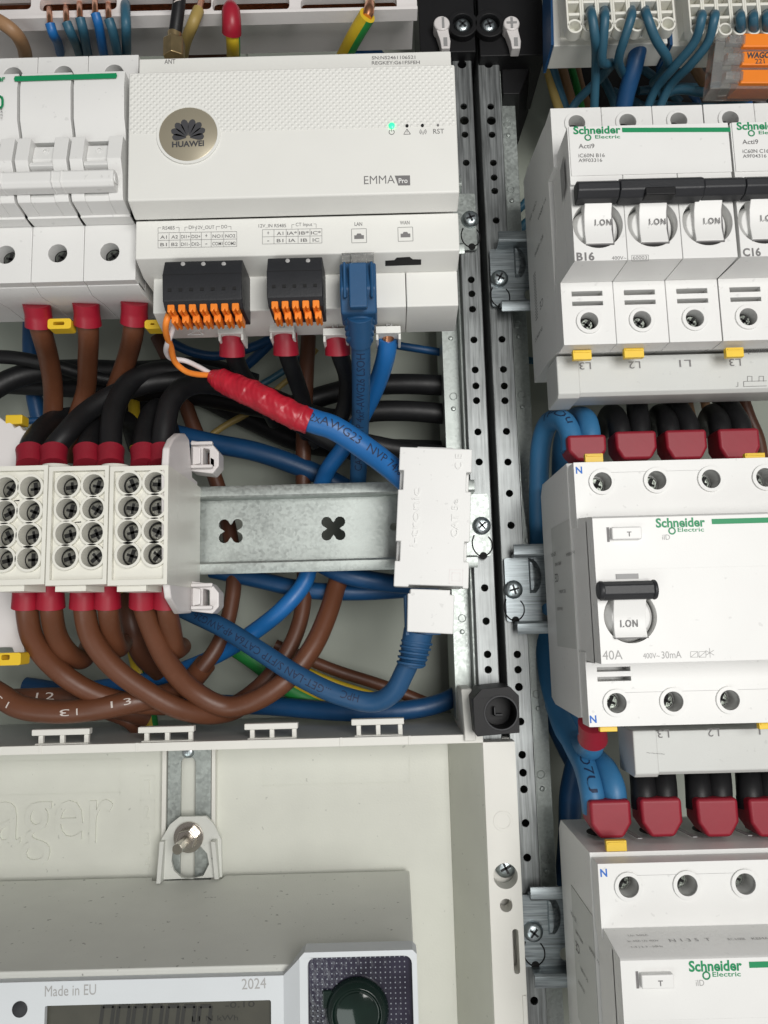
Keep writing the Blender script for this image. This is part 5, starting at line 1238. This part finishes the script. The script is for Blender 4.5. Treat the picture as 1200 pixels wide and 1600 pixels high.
cable('brown_wire','brown wire curving down behind the right end of the busbar',[(1150,590,-20),(1170,650,-22),(1186,690,-24),(1194,760,-30)],2.6,JBRND,'wire')
# ------------------------------------------------------------------ top left terminal strip
ts = thing('terminal_strip', W(300,30,20), 'white plastic terminal strip with oval wire openings along the top edge', 'terminal strip')
m = MB(); z = 40
YB_ = Y(330,33,40)
def ty(v): return Y(330,v,40)
xe = X(652,20,40)
def xx_(u): return X(u,12,40)
hol = []
for u0,u1 in ((-80,48),(62,182),(190,330),(332,452),(470,620)):
    hol.append(rect(xx_(u0),xx_(u1),Y((u0+u1)/2,15,40)-.2,Y((u0+u1)/2,15,40)+5,1.6,5))
m.plate([(-230,Y(-100,28,40)),(xe,Y(640,22,40)),(xe,Y(640,22,40)+40),(-230,Y(-100,28,40)+40)], hol, 37, 40)
m._prism([(-230,Y(-100,44,40),37.2),(xe,Y(640,24,40),37.2),(xe,Y(640,24,40)+2.6,37.2),(-230,Y(-100,44,40)+3.0,37.2)],[(-230,Y(-100,40,40),42.5),(xe,Y(640,22,40),42.5),(xe,Y(640,22,40)+1.2,42.5),(-230,Y(-100,40,40)+1.6,42.5)])
m.box(-230,xe-1,Y(300,24,36)+1.0,Y(300,24,36)+40,14,30)
m.build('strip_body', PINKW, ts, bevel=.5)
m = MB(); m.box(-230,xe-2,Y(300,14,36)-.2,Y(300,14,36)+8,30.1,31); m.build('conductor_bar', COPPER, ts)
G6 = 'blue wires in the top left terminal strip'
for (u,v,du,v2,mm,lb_) in ((78,37,12,66,JBLU,'bright blue wire with copper tip, leftmost in the top strip'),(104,35,16,72,JTEAL,'second wire from the left in the top strip, slate blue'),(125,28,10,74,JTEAL,'third wire from the left in the top strip, slate blue'),(149,21,12,78,JBLU,'fourth wire from the left in the top strip, bright blue'),(170,30,14,86,JTEAL,'fifth wire from the left in the top strip, slate blue')):
    cable('blue_wire',lb_,[(u,v,45.6),(u+du*.35,v+14,44),(u+du,v2,30),(u+du*1.5,v2+26,8)],1.75,mm,'wire',G6,tip=([(u-1,v-26,34),(u-.5,v-12,44),(u,v+1,45.6)],1.05,COPPER))
cable('blue_wire','slate blue wire without visible tip, rightmost of the left strip opening',[(196,4,36),(196,16,44),(197,40,45),(198,90,24)],1.75,JTEAL,'wire',G6)
cable('brown_cable','light brown cable bending down over the left breaker',[(-30,22,48),(0,34,48),(22,50,46),(36,72,38),(42,110,20)],2.5,JTAN)
cable('grey_cable','dark grey cable arching over the left breaker',[(-30,76,8),(20,66,10),(64,66,10),(100,80,6),(124,110,0)],3.6,JGRY)
cable('grey_cable','thick grey cable lying behind the blue wires',[(100,90,-12),(140,80,-10),(180,80,-10),(210,96,-14)],5.2,JGRY)
cable('blue_cable','blue cable peeking over the left edge behind the left breaker',[(-20,86,0),(4,90,0),(20,100,-4)],2.4,JNAVY)
cable('brown_cable','brown cable arching behind the antenna connector',[(270,110,-8),(300,88,-6),(340,88,-6),(370,112,-10)],4.2,JBRN)
cable('blue_cable','blue cable arching behind the end of the controller',[(545,100,10),(562,84,8),(580,80,6),(598,96,4)],2.8,JBLU)
an = thing('antenna_cable', W(272,90,50), 'black antenna cable with white WiFi lettering and gold hexagonal connector', 'antenna cable')
P_ = uv([(284,-40,56),(278,20,54),(273,56,52)]); m = MB(); m.tube(P_, 2.25); m.build('jacket', JBLK, an)
m = MB(); m.text_on('WiFi', P_, 2.25, 3.2, 11.5, 2.5, 0, .01, True); m.build('printed_text', INKW, an)
a = W(273,52,52); b = W(272,64,52); c = W(272,92,52)
m = MB(); m.lathe((a.x,0,52),[(2.3,b.y),(2.6,a.y)],20,'y'); m.prism_y([(c.x+4.0*math.cos(math.radians(60*i+30)),52+4.0*math.sin(math.radians(60*i+30))) for i in range(6)], c.y, b.y); m.build('hexagonal_connector', BRASS, an, bevel=.4)
cable('olive_wire','thick olive wire with copper tip behind the antenna cable',[(310,16,44),(302,36,45),(290,66,36),(284,100,20)],2.1,JOLV,'wire',tip=([(315,0,38),(311,17,44)],1.2,COPPER))
cable('olive_wire','thin olive wire crossing behind the antenna cable',[(292,10,24),(298,40,14),(316,80,2)],1.6,JOLV,'wire')
t = striped('earth_wire','yellow earth wire in a red ferrule at the top strip',[(362,36,46),(364,60,42),(365,100,22)],2.6,spin=.7,tip=[([(360,8,45),(361,18,46.5),(362,38,46),(362,52,43.5)],[2.0,3.4,3.5,3.6],RED,'ferrule')])
striped('earth_wire','green and yellow earth wire with bare strands at the top strip',[(574,24,46),(556,54,38),(536,92,24)],3.1,spin=1.3,tip=[([(578,4,44),(576,18,46),(573,27,46)],[1.6,2.1,1.8],COPPER,'bare_strands'),([(577,-10,38),(578,8,44)],[1.8,2.0],BRASS,'clamp_screw')])

# ------------------------------------------------------------------ top right neutral terminals
def nblock(x0u, x1u, n, vtop, vbot, wired, label, zf=36):
    xa, xb = X(x0u,60,zf), X(x1u,60,zf); yb = Y((x0u+x1u)/2, vbot, zf); t = thing('neutral_terminal', ((xa+xb)/2,yb,10), label, 'terminal block', 'white neutral terminals at the top right')
    pit = (xb-xa)/n; yr = Y((x0u+x1u)/2, vtop, zf)
    m = MB()
    m.box(xa,xb,yr+2.5,yr+60,20,28)
    cs = [xa+pit*(i+.5) for i in range(n)]
    # round funnel sockets along the bottom
    for i, x in enumerate(cs):
        m.lathe((x,0,31),[(pit*.52,yr-5.2),(pit*.55,yr+2.4)],24,'y') if False else None
        m.ring((x,yr-1.6,26), pit*.36, pit*.5, 3.4, 8, n=24); m.box(x-pit*.5,x-pit*.36,yr-1.6,yr+60,23+5,34); m.box(x+pit*.36,x+pit*.5,yr-1.6,yr+60,23+5,34)
        yy = yr+3.0
        while yy < yr+55: m.box(x-pit*.36,x+pit*.36,yy,yy+1.2,23,34-.2); yy += 5.2
    m.build('socket_row', IVORY, t, bevel=.25)
    m = MB()
    for i, x in enumerate(cs): m.lathe((x,yr-1.6,29.2),[(pit*.37,0),(pit*.37,.5)],20)
    m.build('socket_floor', COVER, t)
    m = MB(); ys = Y((x0u+x1u)/2, vbot, 24)
    m._prism([(xa-1.0,yr+60,22.9),(xa-2.8,ys,22.9),(xb+1.0,ys,22.9),(xb-1,yr+60,22.9)],[(xa-1.0,yr+60,10),(xa-2.8,ys,10),(xb+1.0,ys,10),(xb-1,yr+60,10)]); m.build('base_plate', COVRIM, t, bevel=.4)
    m = MB(); m._prism([(xa-1.2,yr+60,24),(xa-4.0,ys-.3,24),(xa-2.9,ys-.3,24),(xa-1.1,yr+60,24)],[(xa-1.2,yr+60,8),(xa-4.0,ys-.3,8),(xa-2.9,ys-.3,8),(xa-1.1,yr+60,8)]); m.build('blue_edge', JNAVY, t)
    return cs, yr
cs1, yr1 = nblock(890,1062,7,26,66,(1,2,4,5),'left white neutral terminal with blue wires at the top right')
cs2, yr2 = nblock(1084,1240,7,32,66,(0,1,3,4,5),'right white neutral terminal with blue wires at the top right corner')
m = MB(); a = W(862,72,8); m.box(a.x,200,Y(1000,88,8),Y(1000,70,8),2,9.5); tag(m.build('terminal_carrier', BLK2, bevel=.4), 'black plastic carrier strip under the white neutral terminals', 'carrier strip')
G7 = 'slate blue wires in the neutral terminals'
def nw(label, pts, mm=JTEAL, r=1.75): cable('blue_wire', label, pts, r, mm, 'wire', G7)
nw('slate blue wire in the second socket of the left neutral terminal',[(922,16,30),(925,26,38),(930,60,34),(931,100,20),(928,180,4)])
nw('slate blue wire in the third socket of the left neutral terminal, hooking left',[(944,16,30),(945,28,38),(943,60,34),(941,96,26),(956,100,16),(940,120,6),(900,160,-6),(885,185,-10)])
nw('slate blue wire in the fifth socket of the left neutral terminal',[(986,16,30),(986,28,38),(976,60,34),(967,90,26),(972,112,14),(990,130,0)])
nw('slate blue wire in the sixth socket of the left neutral terminal, bending right',[(1008,16,30),(1011,26,38),(1024,60,34),(1042,90,26),(1040,106,14),(1020,130,0)])
nw('slate blue wire in the first socket of the right neutral terminal',[(1095,22,30),(1096,30,38),(1086,64,32),(1054,104,22),(1024,140,10),(1004,190,0)])
nw('slate blue wire in the second socket of the right neutral terminal',[(1116,22,30),(1116,30,38),(1106,66,32),(1080,100,24),(1046,136,12),(1022,190,2)])
nw('slate blue wire in the fourth socket of the right neutral terminal',[(1156,22,30),(1157,30,38),(1158,60,28),(1160,100,6)])
nw('slate blue wire in the fifth socket of the right neutral terminal',[(1177,22,30),(1177,30,38),(1178,60,28),(1180,100,6)])
nw('slate blue wire in the sixth socket of the right neutral terminal',[(1197,22,30),(1198,30,38),(1199,60,28),(1202,100,6)])
cable('blue_cable','thick blue cable descending in front of the breakers from the left neutral terminal',[(1000,36,20),(1000,56,20),(992,100,16),(978,150,8),(968,200,0)],3.5,JNAVY,ferr=[[(1001,36,21),(1000,50,20.5)]],fm=CRIM,fr=1.12)
cable('blue_wire','slate blue wire running level under the orange connector',[(1030,150,6),(1060,140,10),(1110,145,14),(1160,138,18),(1220,118,22)],1.9,JTEAL,'wire','wires tangled behind the upper breakers')
cable('blue_wire','slate blue wire curving up to the right edge below the orange connector',[(1100,175,0),(1140,162,8),(1180,146,14),(1230,112,20)],1.8,JTEAL,'wire','wires tangled behind the upper breakers')
cable('blue_wire','short bright blue wire standing right of the tangle',[(1166,150,6),(1168,190,0)],2.3,JBLU,'wire','wires tangled behind the upper breakers')
rnd = random.Random(3)
for i,(u0,v0,u1,v1,mm,lb_,r) in enumerate((
  (850,70,880,190,JOLV,'olive wire at the left of the dark opening over the breakers',2.2),(872,80,902,190,JTAN,'tan wire left of the blue wires over the breakers',2.4),(886,80,912,190,JGRN,'green wire behind the blue wires over the breakers',1.6),
  (898,90,930,190,JTAN,'tan wire right of the green wire over the breakers',2.2),(866,110,892,190,JTEAL,'slate blue wire left behind the tan wires over the breakers',1.8),
  (940,120,965,190,JTEAL,'slate blue wire behind the thick blue cable, left side',1.9),(1000,110,1060,150,JTEAL,'slate blue wire deep behind the bent ones, slanting right',1.9),
  (1000,150,1110,128,JTEAL,'slate blue wire deep in the tangle, nearly level',1.9),(1020,172,1140,158,JTEAL,'slate blue wire just over the breakers, nearly level',1.9),
  (1080,100,1110,140,JTAN,'tan wire left of the orange connector',2.3),(1080,150,1090,165,JNAVY,'short blue stub over the third breaker pole',1.7),
  (960,150,1040,178,JTEAL,'slate blue wire low in the tangle behind the thick cable',1.8),(1186,160,1210,200,JGRY,'grey wire in the right corner over the second breaker',2.2))):
    z = -14-(i%4)*7
    cable({JOLV:'olive_wire',JTAN:'tan_wire',JGRN:'green_wire',JTEAL:'blue_wire',JNAVY:'blue_wire',JGRY:'grey_wire'}[mm],lb_,[(u0-3,v0-8,z+3),((u0+u1)/2+rnd.uniform(-5,5),(v0+v1)/2+rnd.uniform(-4,4),z),(u1+3,v1+10,z-3)],r,mm,'wire','wires tangled behind the upper breakers')
# dark duct behind the tangle
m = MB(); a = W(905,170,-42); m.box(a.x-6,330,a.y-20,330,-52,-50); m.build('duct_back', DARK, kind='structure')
# orange lever connector
lc_ = thing('lever_connector', W(1160,130,34), 'orange and clear three way lever connector lying on the blue wires', 'lever connector')
zl = 34
o_ = [W(u,v,zl) for u,v in ((1122,48),(1215,48),(1215,134),(1112,134))]
Rm = MB()
def lcq(fu,fv,z): a = o_[0].lerp(o_[1],fu); b = o_[3].lerp(o_[2],fu); p = a.lerp(b,fv); return Vector((p.x,p.y,z))
m = MB(); m._prism([lcq(a,b,zl-9) for a,b in ((0,0),(1,0),(1,1),(0,1))],[lcq(a,b,zl-1.5) for a,b in ((0,0),(1,0),(1,1),(0,1))]); m.build('clear_body', CLEAR, lc_, bevel=.4)
for i in range(3):
    f0, f1 = .02+i*.33, .33+i*.33-.02
    m = MB(); m._prism([lcq(a,b,zl-8) for a,b in ((.36,f0),(1,f0),(1,f1),(.36,f1))],[lcq(a,b,zl) for a,b in ((.44,f0+.02),(1,f0+.02),(1,f1-.02),(.44,f1-.02))])
    lv = m.build('lever', ORNG, lc_, bevel=.5)
    m = MB(); m._prism([lcq(a,b,zl-1.45) for a,b in ((.16,f0+.05),(.50,f0+.05),(.50,f1-.05),(.16,f1-.05))],[lcq(a,b,zl+.5) for a,b in ((.2,f0+.07),(.46,f0+.07),(.46,f1-.07),(.2,f1-.07))]); m.build('contact_window', CLEAR, lc_, bevel=.2)
    m = MB(); m._prism([lcq(a,b,zl-7.9) for a,b in ((.2,f0+.1),(.34,f0+.1),(.34,f1-.1),(.2,f1-.1))],[lcq(a,b,zl-3) for a,b in ((.2,f0+.1),(.34,f0+.1),(.34,f1-.1),(.2,f1-.1))]); m.build('clamp', NICKEL, lc_)
m = MB(); lab(m,'WAGO',1168,91,1204,90,zl,2.3,bold=.045,shear=.25); lab(m,'221',1180,99.5,1195,99,zl,2.0,bold=.01); m.build('printed_text', INKD, lc_)
for o in bpy.data.objects:
    if '_org' in o: del o['_org']
